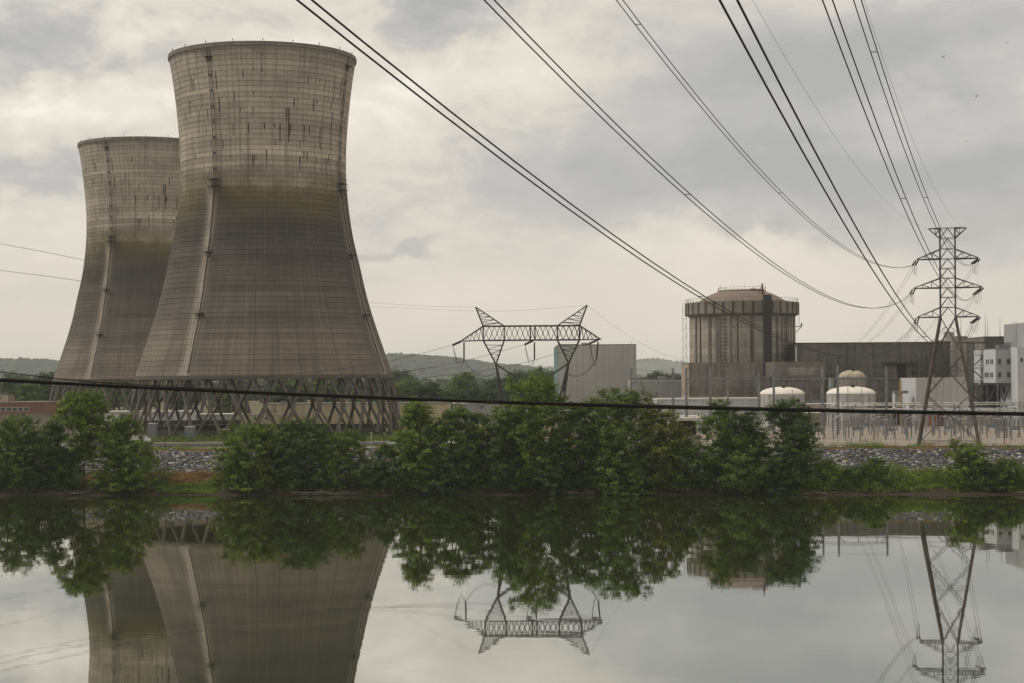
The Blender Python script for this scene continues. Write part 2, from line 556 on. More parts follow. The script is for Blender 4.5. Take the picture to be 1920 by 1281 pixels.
# ground: mud at the water, soil, gravel and dry grass on the plateau
m_, g, out = mat('island_ground')
p = g.pos()
x, y, z = g.sep(p)
nn = g.noise(p, 0.12, 6, 0.65)
fine = g.noise(p, 1.3, 4, 0.6)
col = g.mix(g.ramp(nn, [(0.4, 0.0), (0.6, 1.0)]), (0.10, 0.10, 0.045), (0.17, 0.14, 0.085))
col = g.mix(0.4, col, g.mix(fine, (0.1, 0.1, 0.1), (0.9, 0.9, 0.9)), 'OVERLAY')
mud = g.smooth(g.add(z, g.mul(g.sub(nn, 0.5), 0.6)), 1.5, 0.5)
col = g.mix(mud, col, g.mix(fine, (0.016, 0.013, 0.01), (0.075, 0.055, 0.04)))
finish(g, out, col, 0.95, 0, g.bump(fine, 0.6, 0.2), 0.15)
M['ground'] = m_
M['yard'] = surf('sandy_yard_gravel', (0.32, 0.26, 0.205), (0.20, 0.18, 0.16), 0.09, grain=0.3)
M['gravel'] = surf('grey_gravel', (0.27, 0.255, 0.24), (0.2, 0.19, 0.18), 0.2, grain=0.4)
M['asphalt'] = surf('pale_worn_asphalt', (0.24, 0.235, 0.23), (0.19, 0.187, 0.183), 0.2, grain=0.15)

# river
m_, g, out = mat('river_water')
p = g.pos()
r1 = g.noise(g.scl(p, (0.12, 0.3, 1)), 1.0, 2, 0.5)
r2 = g.noise(g.scl(p, (0.9, 2.2, 1)), 1.0, 2, 0.5)
patch = g.ramp(g.noise(g.scl(p, (0.012, 0.03, 1)), 1.0, 3), [(0.35, 0.5), (0.65, 1.0)])
h = g.mul(g.add(g.mul(r1, 0.95), g.mul(r2, 0.05)), patch)
nrm = g.bump(h, 1.0, 0.006)
gl = g.n('ShaderNodeBsdfGlossy')
gl.inputs['Roughness'].default_value = 0.02
gl.inputs['Color'].default_value = (0.93, 0.94, 0.92, 1)
g.put(gl.inputs['Normal'], nrm)
df = g.n('ShaderNodeBsdfDiffuse')
df.inputs['Color'].default_value = (0.028, 0.032, 0.009, 1)
fr = g.n('ShaderNodeFresnel')
fr.inputs['IOR'].default_value = 1.33
fac = g.ramp(fr.outputs[0], [(0.0, 0.02), (0.3, 0.64), (0.5, 0.76), (1.0, 0.88)])
mx = g.n('ShaderNodeMixShader')
g.put(mx.inputs[0], fac)
g.nt.links.new(df.outputs[0], mx.inputs[1])
g.nt.links.new(gl.outputs[0], mx.inputs[2])
g.nt.links.new(mx.outputs[0], out.inputs['Surface'])
M['water'] = m_


# ------------------------------------------------------------------ terrain
def vnoise(x, y, seed=0):
    """smooth value noise"""
    xi, yi = np.floor(x).astype(np.int64), np.floor(y).astype(np.int64)
    xf, yf = x - xi, y - yi
    xf, yf = xf * xf * (3 - 2 * xf), yf * yf * (3 - 2 * yf)

    def h(a, b):
        n = (a * 374761393 + b * 668265263 + seed * 1442695041) & 0xFFFFFFFF
        n = ((n ^ (n >> 13)) * 1274126177) & 0xFFFFFFFF
        return ((n ^ (n >> 16)) & 0xFFFF) / 65535.0
    return (h(xi, yi) * (1 - xf) + h(xi + 1, yi) * xf) * (1 - yf) + (h(xi, yi + 1) * (1 - xf) + h(xi + 1, yi + 1) * xf) * yf


def bank(x):
    x = np.asarray(x, dtype=float)
    return 345.5 - 0.10 * np.clip(x, -400, 400) + (vnoise(x * 0.12, x * 0, 3) - .5) * 2.2 + (vnoise(x * 0.5, x * 0, 4) - .5) * 0.7


def ground_z(x, y):
    x = np.asarray(x, dtype=float)
    y = np.asarray(y, dtype=float)
    d = y - bank(x)
    z = np.interp(d, [-60, -8, 0, 0.8, 2.5, 4, 17, 33, 36, 80, 130, 400, 9000], [-4, -1.2, -.1, .3, .45, 1.0, 2.9, 7.1, 7.3, 7.1, 6.4, 6.0, 5.0])
    right = np.clip((x - 30) / 30, 0, 1) * np.clip((d - 40) / 30, 0, 1)
    z = z + right * (7.0 - z) * (y < 900)
    amp = np.interp(d, [-5, 0, 3, 36, 40, 300, 9000], [0, .12, .35, .25, .08, .08, .3])
    return z + (vnoise(x * .35, y * .35, 5) - .5) * amp * 2


def gz(x, y): return float(ground_z(np.array([x]), np.array([y]))[0])


def grid_mesh(name, xs, ys, zf, m, parent=None, smooth=True):
    X, Y = np.meshgrid(xs, ys)
    Z = zf(X.ravel(), Y.ravel())
    V = np.stack([X.ravel(), Y.ravel(), Z], 1)
    nx, ny = len(xs), len(ys)
    i = np.arange(nx - 1)
    j = np.arange(ny - 1)
    I, J = np.meshgrid(i, j)
    a = (J * nx + I).ravel()
    Q = np.stack([a, a + 1, a + 1 + nx, a + nx], 1)
    return npmesh(name, V, Q, m, parent, smooth)


xs = np.concatenate([[-9000, -5000, -2500, -1200, -600, -300, -200], np.arange(-150, 150.1, 0.8), [200, 300, 600, 1200, 2500, 5000, 9000]])
ys = np.concatenate([[-250, 0, 150, 280], np.arange(318, 402, 0.8), np.arange(404, 480, 4), [500, 540, 600, 700, 850, 1100, 1500, 2200, 3200, 4500, 6500, 9000, 14000]])
tag(grid_mesh('ground', xs, ys, ground_z, M['ground']), kind='structure')
wt = mesh('river', [(-3000, -240, 0), (3000, -240, 0), (3000, 420, 0), (-3000, 420, 0)], [(0, 1, 2, 3)], M['water'])
tag(wt, kind='structure')


def sheet(name, x0, x1, y0, y1, m, lift=0.03, step=4.0):
    xs_ = np.arange(x0, x1 + step, step)
    ys_ = np.arange(y0, y1 + step, step)
    o = grid_mesh(name, xs_, ys_, lambda a, b: ground_z(a, b) + lift, m)
    tag(o, kind='structure')
    return o


sheet('switchyard_gravel', 42, 150, 396, 560, M['yard'], 0.22, 2.0)
sheet('dike_track', -150, 44, 396, 404, M['gravel'], 0.2, 2.0)
sheet('gravel_shoulder', 46, 150, 388, 397, M['gravel'], 0.2, 1.5)
sheet('access_road', -170, 40, 424, 446, M['asphalt'], 0.22, 3.0)

# ------------------------------------------------------------------ haze
hz = MB().box(-15500, 15500, -320, 15000, -6, 127)
m_, g, out = mat('summer_haze')
pv = g.n('ShaderNodeVolumePrincipled')
pv.inputs['Color'].default_value = (0.86, 0.91, 0.95, 1)
pv.inputs['Density'].default_value = 0.00007
pv.inputs['Anisotropy'].default_value = 0.0
g.nt.links.new(pv.outputs[0], out.inputs['Volume'])
tag(hz.build('haze', m_), kind='stuff')

# ------------------------------------------------------------------ wooded hills
def hill_h(prof, D):
    us = [q[0] for q in prof]
    hs = [ZV(q[1], D, q[0]) for q in prof]
    xs_ = [XU(q[0], D) for q in prof]
    return xs_, hs


def ico():
    t = (1 + 5 ** .5) / 2
    v = np.array([(-1, t, 0), (1, t, 0), (-1, -t, 0), (1, -t, 0), (0, -1, t), (0, 1, t), (0, -1, -t), (0, 1, -t), (t, 0, -1), (t, 0, 1), (-t, 0, -1), (-t, 0, 1)], float)
    v /= np.linalg.norm(v[0])
    f = np.array([(0, 11, 5), (0, 5, 1), (0, 1, 7), (0, 7, 10), (0, 10, 11), (1, 5, 9), (5, 11, 4), (11, 10, 2), (10, 7, 6), (7, 1, 8), (3, 9, 4), (3, 4, 2), (3, 2, 6), (3, 6, 8), (3, 8, 9), (4, 9, 5), (2, 4, 11), (6, 2, 10), (8, 6, 7), (9, 8, 1)])
    return v, f


def ico2():
    v, f = ico()
    v = list(map(tuple, v))
    cache, nf = {}, []

    def mid(a, b):
        k = (min(a, b), max(a, b))
        if k not in cache:
            q = np.array(v[a]) + np.array(v[b])
            v.append(tuple(q / np.linalg.norm(q)))
            cache[k] = len(v) - 1
        return cache[k]
    for a, b, c in f:
        ab, bc, ca = mid(a, b), mid(b, c), mid(c, a)
        nf += [(a, ab, ca), (b, bc, ab), (c, ca, bc), (ab, bc, ca)]
    return np.array(v), np.array(nf)


IV, IF = ico()
IV2, IF2 = ico2()


def blobs(name, P, R, m, jitter=0.25, base=(IV2, IF2), flat=1.0, smooth=False, rot=False, parent=None):
    n = len(P)
    v, f = base
    k = len(v)
    V = np.repeat(v[None], n, 0) * (1 + (rng.random((n, k, 1)) - .5) * 2 * jitter)
    if rot:
        a = rng.random((n, 3)) * 6.28
        ca, sa = np.cos(a), np.sin(a)
        x, y, z = V[..., 0].copy(), V[..., 1].copy(), V[..., 2].copy()
        x, y = x * ca[:, :1] - y * sa[:, :1], x * sa[:, :1] + y * ca[:, :1]
        y, z = y * ca[:, 1:2] - z * sa[:, 1:2], y * sa[:, 1:2] + z * ca[:, 1:2]
        V = np.stack([x, y, z], -1)
    V = V * R[:, None, :] if R.ndim == 2 else V * R[:, None, None]
    V[..., 2] *= flat
    V = V + P[:, None]
    Q = (f[None] + (np.arange(n) * k)[:, None, None]).reshape(-1, 3)
    return npmesh(name, V.reshape(-1, 3), Q, m, parent, smooth)


def hill(name, prof, D, depth, n, tr, label):
    hx, hh = hill_h(prof, D)
    xs_ = np.linspace(hx[0], hx[-1], 160)
    ys_ = np.linspace(D - depth, D + depth, 26)

    def zf(x, y):
        H = np.interp(x, hx, hh) - tr * 0.9
        t = np.clip((y - (D - depth)) / depth, 0, 1)
        t = np.where(y > D, np.clip(1 - (y - D) / depth * .5, 0, 1), t)
        s = t * t * (3 - 2 * t)
        bumps = (vnoise(x / 260., y / 180., 11) - .5) * 30 * np.clip(t * (1 - t) * 4, 0, 1)
        return 4 + (H - 4) * s + bumps
    tag(grid_mesh(name, xs_, ys_, zf, M['hill']), kind='structure')
    px = rng.uniform(hx[0], hx[-1], n)
    py = D - depth * rng.random(n) ** 0.8 * 0.98
    py[: n // 5] = D + rng.uniform(-30, 40, n // 5)
    P = np.stack([px, py, zf(px, py)], 1)
    R = tr * rng.uniform(.55, 1.15, n)
    tag(blobs('hill_forest', P, R, M['hill'], 0.22, flat=0.9), label, kind='stuff')


hill('wooded_hill', [(-300, 680), (-100, 674), (20, 672), (70, 673), (120, 677), (240, 684), (400, 690), (560, 682), (680, 668), (740, 663), (800, 667), (860, 672), (930, 682), (975, 684), (1010, 691), (1045, 701), (1110, 710), (1200, 716)],
     6000, 1100, 6000, 19, 'dense forest covering the near hazy hill')
hill('far_ridge', [(840, 704), (940, 692), (1000, 687), (1040, 688), (1100, 682), (1190, 674), (1225, 672), (1260, 675), (1300, 680), (1420, 690), (1600, 700)],
     12000, 1400, 1600, 26, 'pale forest on the far blue ridge')

# ------------------------------------------------------------------ foliage builder
def leaf_cloud(P, N, size, asp=0.62):
    """quads of leaf size at points P with normals N"""
    n = len(P)
    N = N / (np.linalg.norm(N, axis=1, keepdims=True) + 1e-9)
    T = np.cross(N, rng.normal(size=(n, 3)))
    T /= (np.linalg.norm(T, axis=1, keepdims=True) + 1e-9)
    B = np.cross(N, T)
    s = size * rng.uniform(.6, 1.25, (n, 1))
    fold = N * s * 0.18
    a = P - T * s * .5
    b = P + B * s * .5 * asp + fold
    c = P + T * s * .5
    d = P - B * s * .5 * asp + fold
    V = np.stack([a, b, c, d], 1).reshape(-1, 3)
    Q = np.arange(4 * n).reshape(-1, 4)
    return V, Q


PROFS = {
    'round': ([0, .12, .35, .6, .82, 1], [.65, .88, 1.0, .97, .78, .4]),
    'cone': ([0, .1, .3, .55, .8, 1], [.8, 1.0, .98, .8, .55, .25]),
    'dome': ([0, .1, .4, .7, .9, 1], [.8, .97, 1.0, .92, .72, .42]),
    'column': ([0, .15, .4, .7, .9, 1], [.7, .9, 1.0, .98, .8, .5]),
    'vase': ([0, .2, .45, .7, .9, 1], [.25, .4, .75, 1.0, .8, .35]),
    'mound': ([0, .2, .5, .8, 1], [1.0, 1.0, .85, .55, .15]),
}


def crown_mesh(w, h, prof, dens=1.0, leaf=0.45, per=44, spread=0.95, lobes=None, gaps=0.0, bare=0.0):
    """leaves of a crown standing on z = 0 .. h, width w"""
    tx, ty = PROFS[prof]
    A = math.pi * (w * .8) * h * .85
    ncl = max(24, int(A / 1.45 * dens))
    nl = lobes or int(9 + h * w / 14)
    L = []
    for i in range(nl):
        t = bare + (1 - bare) * (i + .5) / nl
        pr = float(np.interp(t, tx, ty)) * w / 2
        lr = max(0.12 * w, pr * rng.uniform(.36, .58))
        a = rng.random() * 6.283 + i * 2.4
        rr = max(0, pr - lr) * rng.uniform(.75, 1.2)
        L.append((rr * math.cos(a), rr * math.sin(a), min(t * h, h - lr * .7), lr))
    L = np.array(L)
    pw = L[:, 3] ** 2
    k = rng.choice(nl, ncl, p=pw / pw.sum())
    dr = rng.normal(size=(ncl, 3))
    dr[:, 2] += 0.35
    dr /= np.linalg.norm(dr, axis=1, keepdims=True)
    rad_ = L[k, 3] * (rng.random(ncl) ** .2) * rng.uniform(.9, 1.08, ncl)
    cc = L[k, :3] + dr * rad_[:, None]
    # inner fill so the crown closes up, and clumps hugging the envelope
    ne = int(ncl * .3)
    t = bare + (1 - bare) * rng.random(ne)
    pr = np.interp(t, tx, ty) * w / 2 * np.sqrt(rng.random(ne)) * .92
    a = rng.random(ne) * 6.283
    ce = np.stack([pr * np.cos(a), pr * np.sin(a), t * h * .96], 1)
    cc = np.concatenate([cc, ce])
    dd = np.concatenate([dr, np.stack([np.cos(a), np.sin(a), np.full(ne, .4)], 1)])
    cs = spread * rng.uniform(.55, 1.25, len(cc))
    if gaps:
        keep = rng.random(len(cc)) > gaps
        cc, dd, cs = cc[keep], dd[keep], cs[keep]
    n = len(cc)
    off = np.clip(rng.normal(size=(n, per, 3)) * .5, -1, 1)
    # a spray: stretched outward and slightly drooping, flattened vertically
    out_ = dd / np.linalg.norm(dd, axis=1, keepdims=True)
    off = off * np.array([1, 1, .5]) + out_[:, None] * rng.normal(size=(n, per, 1)) * .55
    P = cc[:, None] + off * cs[:, None, None]
    Nn = out_[:, None] * .7 + np.array([0, 0, .8]) + rng.normal(size=(n, per, 3)) * .55
    P = P.reshape(-1, 3)
    P[:, 2] = np.maximum(P[:, 2], rng.uniform(-.3, .3, len(P)))
    return leaf_cloud(P, Nn.reshape(-1, 3), leaf), L


def tree(label, cat, x, y, w, h, prof='round', leafm='leaf_mid', dens=1.0, trunk=0.0, group=None, name='riverside_tree', leaf=0.46, per=54, spread=0.85, lobes=None, gaps=0.0, bare=0.0, z=None, lean=0.0, tr=None):
    z = gz(x, y) if z is None else z
    t = thing(name, label, cat, (x, y, z), rng.random() * 6.28, group)
    (V, Q), L = crown_mesh(w, h - trunk, prof, dens, leaf, per, spread, lobes, gaps, bare)
    V = V + np.array([0, 0, trunk])
    npmesh('crown', V, Q, M[leafm], t)
    mb = MB()
    r0 = tr or max(0.12, h * .016)
    nst = 3 if trunk < 1 and w > 5 else 1
    for s_ in range(nst):
        a = rng.random() * 6.28
        bx, by = (.5 * math.cos(a), .5 * math.sin(a)) if nst > 1 else (0, 0)
        pts = [(bx, by, -.4)]
        for q in range(1, 6):
            f_ = q / 5
            pts.append((bx * (1 + 2.5 * f_) + rng.normal() * .15 * q * .4, by * (1 + 2.5 * f_) + rng.normal() * .15 * q * .4, h * .85 * f_ * (1 if s_ == 0 else .8)))
        mb.tube(pts, [r0 * (1 - .8 * k / 5) * (1 if s_ == 0 else .7) for k in range(6)], 7)
    mb.build('trunk', M['bark'], t, True)
    lb = MB()
    for lx, ly, lz, lr in L[:: max(1, len(L) // 12)]:
        zz = trunk + lz
        st = max(trunk * .8, zz - max(1.2, lr * 1.3) - math.hypot(lx, ly) * .6)
        st = max(0.4, st)
        lb.tube([(0, 0, st), (lx * .5, ly * .5, (st + zz) / 2 + .2), (lx * .95, ly * .95, zz)], [r0 * .4, r0 * .26, r0 * .1], 5)
    lb.build('limb', M['bark'], t, True)
    return t


# foreground bank: u centre, v top, photo width, metres inland, profile, leaf, options, label
FG = [
    (16, 790, 140, 8, 'dome', 'leaf_mid', {}, 'broad olive green tree at the left edge of the bank'),
    (88, 800, 85, 6, 'round', 'leaf_dark', {}, 'darker round tree just left of the tall clumpy tree'),
    (158, 745, 108, 7, 'vase', 'leaf_fresh', dict(trunk=6, lobes=15, dens=.95, per=60, spread=.7), 'tall slender tree with puffy separate clumps on a thin trunk'),
    (136, 862, 52, 5, 'round', 'leaf_dark', dict(gaps=.1), 'small dark bush at the foot of the slender clumpy tree'),
    (232, 783, 118, 5, 'cone', 'leaf_fresh', {}, 'broad cone shaped tree left of the open rock slope'),
    (462, 800, 112, 6, 'dome', 'leaf_fresh', {}, 'light green domed tree right of the open rock slope'),
    (520, 802, 90, 9, 'round', 'leaf_lime', {}, 'yellowish rounded tree behind the light green domed one'),
    (572, 790, 98, 5, 'column', 'leaf_dark', {}, 'dark upright tree in the group below the large cooling tower'),
    (648, 812, 96, 6, 'dome', 'leaf_mid', dict(gaps=.12), 'spreading low tree with gaps right of the dark upright one'),
    (722, 836, 66, 4, 'mound', 'leaf_dark', dict(gaps=.1), 'low dark bush at the left foot of the long tree group'),
    (785, 756, 120, 7, 'cone', 'leaf_fresh', {}, 'pointed tree in front of the right base of the large cooling tower'),
    (858, 766, 96, 7, 'round', 'leaf_mid', {}, 'rounded tree in front of the streaked cream wall end'),
    (905, 780, 62, 8, 'column', 'leaf_mid', dict(gaps=.15), 'narrow tree with spiky top before the low grey shed'),
    (830, 850, 110, 3, 'mound', 'leaf_dark', {}, 'low dark bush under the rounded tree by the water'),
    (1000, 716, 138, 8, 'column', 'leaf_fresh', dict(gaps=.08), 'tallest tree standing under the wide horned pylon'),
    (960, 775, 78, 5, 'round', 'leaf_dark', {}, 'dark tree leaning against the left of the tallest tree'),
    (1095, 752, 96, 9, 'round', 'leaf_mid', dict(gaps=.12), 'flat topped tree between the tallest tree and the broad one'),
    (1165, 738, 134, 7, 'dome', 'leaf_mid', {}, 'broad dense tree in front of the pale windowless block'),
    (1247, 768, 92, 6, 'round', 'leaf_lime', {}, 'yellow green willowy tree beside the dark tarpaulin'),
    (1040, 835, 120, 3, 'mound', 'leaf_dark', {}, 'dark low bush at the water below the tallest tree'),
    (1160, 845, 120, 3, 'mound', 'leaf_mid', {}, 'low bush at the water below the broad dense tree'),
    (1285, 838, 88, 5, 'round', 'leaf_mid', {}, 'rounded bush below the dark tarpaulin structure'),
    (1352, 757, 78, 8, 'column', 'leaf_mid', dict(gaps=.15, trunk=2), 'open airy tree before the reactor building'),
    (1404, 775, 50, 9, 'column', 'leaf_dark', dict(gaps=.1, trunk=3), 'slim tree between the airy tree and the ivy tree'),
    (1385, 828, 128, 4, 'dome', 'leaf_mid', {}, 'wide light bush at the water below the reactor building'),
    (1478, 757, 98, 7, 'column', 'leaf_dark', dict(lobes=16), 'tall dark ivy covered tree left of the rock slope'),
    (1458, 862, 90, 3, 'mound', 'leaf_dark', {}, 'dark bush at the foot of the ivy covered tree'),
    (1548, 868, 60, 7, 'round', 'leaf_fresh', {}, 'small bush at the left end of the long rock slope'),
    (1603, 878, 42, 7, 'round', 'leaf_dark', {}, 'very small dark bush below the long rock slope'),
    (1645, 860, 60, 7, 'cone', 'leaf_mid', {}, 'small pointed bush in the middle of the low green bank'),
    (1812, 834, 74, 7, 'column', 'leaf_fresh', {}, 'upright bright bush below the tall right hand pylon'),
    (1882, 866, 84, 6, 'mound', 'leaf_mid', {}, 'spiky sprawling bush near the right edge of the bank'),
    (1840, 872, 70, 6, 'mound', 'leaf_dark', {}, 'dark bush filling between the upright bush and spiky one'),
]
for (u, vt, wp, dd, prof, lm, kw, lab) in FG:
    y0 = float(bank(XU(u, 348))) + dd * .8
    x0 = XU(u, y0, 850)
    zb = gz(x0, y0)
    zt = ZV(vt, y0, u)
    cat = 'bush' if 'bush' in lab else 'tree'
    tree(lab, cat, x0, y0, wp / F * y0 * 1.2, zt - zb + .3, prof, lm, name='riverside_bush' if cat == 'bush' else 'riverside_tree', **kw)

# ------------------------------------------------------------------ riprap slope, ground cover, driftwood
n = 20000
rx = rng.uniform(-125, 125, n)
rd = rng.uniform(18.0, 34.2, n)
ry = bank(rx) + rd
rz = ground_z(rx, ry)
R = np.stack([rng.uniform(.22, .62, n), rng.uniform(.22, .55, n), rng.uniform(.16, .42, n)], 1) * rng.choice([.6, .85, 1.3], (n, 1), p=[.5, .4, .1])
tag(blobs('riprap', np.stack([rx, ry, rz + .08], 1), R, M['rock'], .22, (IV, IF), rot=True), 'grey broken stone covering the dike slope', kind='stuff')


def cover(name, label, pts, size, m, hgt=.5, per=26, up=.8):
    """low plants: tufts of leaves at the points"""
    n = len(pts)
    zz = ground_z(pts[:, 0], pts[:, 1])
    hh = hgt * rng.uniform(.4, 1.3, (n, 1)) * (.35 + 1.5 * vnoise(pts[:, 0] * .45, pts[:, 1] * .6, 77) ** 1.5)[:, None]
    off = rng.normal(size=(n, per, 3)) * np.array([.45, .45, 0]) * (.6 + hgt * .5)
    off[..., 2] = rng.random((n, per)) * hh
    P = np.concatenate([pts, zz[:, None]], 1)[:, None] + off
    N = rng.normal(size=(n, per, 3)) * .7 + np.array([0, -.2, up])
    V, Q = leaf_cloud(P.reshape(-1, 3), N.reshape(-1, 3), size)
    return tag(npmesh(name, V, Q, m), label, kind='stuff')


def scatter(n, u0, u1, d0, d1, thr=0.0, sc=.2, seed=1):
    u = rng.uniform(u0, u1, n)
    x = (u - 960) / F * 350
    d = rng.uniform(d0, d1, n)
    y = bank(x) + d
    k = vnoise(x * sc, y * sc, seed) > thr
    if seed == 23:                       # the mown gap below the open rock slope
        k &= ~((u > 296) & (u < 408)) & ~((u > 118) & (u < 150))
    return np.stack([x[k], y[k]], 1)


cover('bank_undergrowth', 'tangled green undergrowth along the low bank below the rocks', scatter(2300, 1490, 2000, 2.2, 17.5, .12, .3, 21), .38, M['leaf_fresh'], 1.6, 26, .9)
cover('bank_brush', 'dark brush between the riverside trees', scatter(2600, -80, 1500, 1.2, 17, .3, .12, 23), .4, M['leaf_dark'], 1.7, 24)
cover('bank_grass', 'bright grass strip at the waterline below the open rock slope', scatter(900, 288, 392, 1.5, 8, .1, .25, 25), .3, M['grass'], .7, 26)
cover('dry_weeds', 'rusty dry weeds between grass and rock slope', scatter(1400, 118, 430, 8, 18.5, .15, .3, 27), .3, M['drygrass'], .8, 24)
cover('dry_weeds', 'brown dry weeds along the foot of the right rock slope', scatter(300, 1500, 1960, 16, 20, .45, .4, 28), .25, M['drygrass'], .6, 22)
cover('dike_weeds', 'dry weeds along the top of the dike', scatter(1500, -80, 2000, 34, 38.5, .2, .3, 29), .25, M['drygrass'], .6, 20)
cover('dike_grass', 'green tufts along the right dike top', scatter(800, 1500, 2000, 36, 42, .52, .16, 31), .3, M['grass'], 1.3, 26, .3)
cover('verge_grass', 'green verge between the rock slope and the road', scatter(1600, -60, 900, 37, 48, .35, .12, 33), .3, M['grass'], .7, 22)
cover('tower_weeds', 'weeds growing around the cooling tower footings', np.stack([rng.uniform(-140, -8, 1500), rng.uniform(470, 500, 1500)], 1), .45, M['leaf_mid'], 1.1, 20)

# driftwood piles at the waterline
for (u, k, lab) in [(590, 16, 'tangled grey branches on the waterline below the dark upright tree'), (640, 20, 'largest pile of dead branches at the waterline'), (1520, 8, 'few bare branches lying on the right muddy bank'),
                    (1900, 8, 'dead branches on the mud at the right edge'), (110, 8, 'dead branches leaning at the foot of the left trees'), (1090, 8, 'pale dead branches at the water below the broad tree')]:
    x0 = XU(u, 345, 925)
    y0 = float(bank(x0)) + .6
    t = thing('driftwood', lab, 'driftwood', (x0, y0, gz(x0, y0)))
    for i in range(k):
        a = rng.uniform(-.5, .5) + (math.pi if rng.random() < .5 else 0)
        l = rng.uniform(1.2, 4.2)
        s0 = np.array([rng.uniform(-3, 3), rng.uniform(-.6, .8), rng.uniform(0, .4)])
        pts = [s0]
        for q in range(3):
            pts.append(pts[-1] + np.array([math.cos(a), math.sin(a) * .4, rng.uniform(-.12, .25)]) * l / 3 + rng.normal(size=3) * .12)
        MB().tube(pts, [.09, .07, .05, .02], 5).build('branch', M['deadwood'], t, True)

# ------------------------------------------------------------------ trees beyond the plant
belt_protos = []
for i, (w, h, prof, lm) in enumerate([(15, 16, 'round', 'leaf_far'), (13, 18, 'column', 'leaf_far'), (18, 15, 'dome', 'leaf_far'), (14, 17, 'round', 'leaf_mid'), (17, 14, 'dome', 'leaf_mid')]):
    belt_protos.append((w, h, prof, lm, crown_mesh(w, h - 2, prof, .42, 1.15, 30, 1.9)[0]))
crown_data = []
for w, h, prof, lm, (V, Q) in belt_protos:
    o = npmesh('crown', V + np.array([0, 0, 2.0]), Q, M[lm])
    crown_data.append((o.data, h))
    bpy.data.objects.remove(o)
tm = MB().tube([(0, 0, -1), (.2, 0, 5), (0, .3, 12)], [.45, .35, .12], 6).build('trunk', M['bark'])
trunk_data = tm.data
bpy.data.objects.remove(tm)


def belt_tree(x, y, sc, label, group, k=None):
    d, h = crown_data[k if k is not None else rng.integers(len(crown_data))]
    t = thing('background_tree', label, 'tree', (x, y, gz(x, y)), rng.random() * 6.28, group)
    t.scale = (sc * rng.uniform(.9, 1.15), sc * rng.uniform(.9, 1.15), sc)
    for nm, dt in (('crown', d), ('trunk', trunk_data)):
        o = bpy.data.objects.new(nm, dt)
        link(o, t)


def belt_where(u):
    for a, w_ in ((20, 'above the brick building at the left edge'), (110, 'left of the small cooling tower'), (190, 'behind the left legs of the small tower'), (260, 'behind the right legs of the small tower'), (340, 'behind the leftmost legs of the large tower'), (420, 'behind the left legs of the large tower'),
                  (500, 'behind the middle legs of the large tower'), (580, 'just right of the large tower legs centre'), (660, 'behind the right legs of the large tower'), (740, 'behind the rightmost legs of the large tower'), (820, 'just right of the large tower'), (900, 'left of the horned pylon'), (980, 'at the left leg of the horned pylon'), (1045, 'between the horned pylon legs')):
        if u < a:
            return w_
    return 'hidden beside the pale block'


for rowD, rows, top, jit in ((900, 13, 14, 40), (1050, 15, 17, 60), (1250, 16, 20, 80)):
    for i in range(rows):
        u = -60 + (1180 if rowD > 900 else 1130) * (i + rng.uniform(.1, .9)) / rows
        belt_tree(XU(u, rowD), rowD + rng.uniform(-jit, jit), rng.uniform(.75, 1.12) * top / 15, {900: 'near row tree ', 1050: 'middle row tree ', 1250: 'far row tree '}[rowD] + belt_where(u), 'trees of the belt beyond the cooling towers')
for i in range(9):
    u = 1185 + 115 * (i + .5) / 9
    belt_tree(XU(u, 1500), 1500 + rng.uniform(-60, 60), rng.uniform(1.0, 1.35), 'tree ' + ('nearest the pale block', 'second from the pale block', 'third from the pale block', 'fourth from the pale block', 'in the middle', 'fourth from the reactor', 'third from the reactor', 'second from the reactor', 'nearest the reactor')[i] + ' in the gap beside the pale block', 'trees seen between the pale block and the reactor', int(rng.integers(0, 3)))
for (u, D, sc, lab) in [(800, 800, .95, 'large dark tree beyond the cream wall, left of the horned pylon'), (845, 830, .85, 'second dark tree beyond the cream wall'), (880, 790, .8, 'green tree beyond the low shed, under the pylon arm'),
                        (915, 780, .7, 'bright low tree beyond the low shed'), (1020, 1000, 1.5, 'dense tree seen between the legs of the horned pylon'), (975, 950, 1.25, 'tree beside the left leg of the horned pylon'),
                        (30, 980, 1.2, 'tree above the long brick building at the left edge'), (85, 950, 1.15, 'tree above the brick building beside the small cooling tower')]:
    belt_tree(XU(u, D), D, sc, lab, None)
# far treeline reads as one mass
n = 900
px = rng.uniform(-520, 260, n)
py = rng.uniform(1500, 1900, n)
tag(blobs('distant_woodland', np.stack([px, py, ground_z(px, py) + rng.uniform(3, 10, n)], 1), rng.uniform(6, 11, n), M['hill'], .2, flat=.9), 'hazy woodland on the flat land before the hill', kind='stuff')

# ------------------------------------------------------------------ cooling towers
TX = W(495, 400, 539)
PROFILE = [(18.1, 38.6), (24, 36.6), (35, 32.9), (43, 30.6), (52.5, 28.6), (58, 27.2), (64.2, 26.1), (72, 25.2), (78.5, 24.8), (88, 24.9), (97.4, 25.7), (106.8, 26.8), (111, 27.5), (114.6, 28.1)]
PZ = [q[0] for q in PROFILE]
PR = [q[1] for q in PROFILE]
# smooth the radius curve
zz_ = np.linspace(18.1, 114.6, 200)
rr_ = np.interp(zz_, PZ, PR)
ker = np.ones(15) / 15
rr_s = np.convolve(np.pad(rr_, 7, 'edge'), ker, 'valid')
rr_s[:8] = rr_[:8]
rr_s[-8:] = rr_[-8:]


def shell_r(z): return float(np.interp(z, zz_, rr_s))


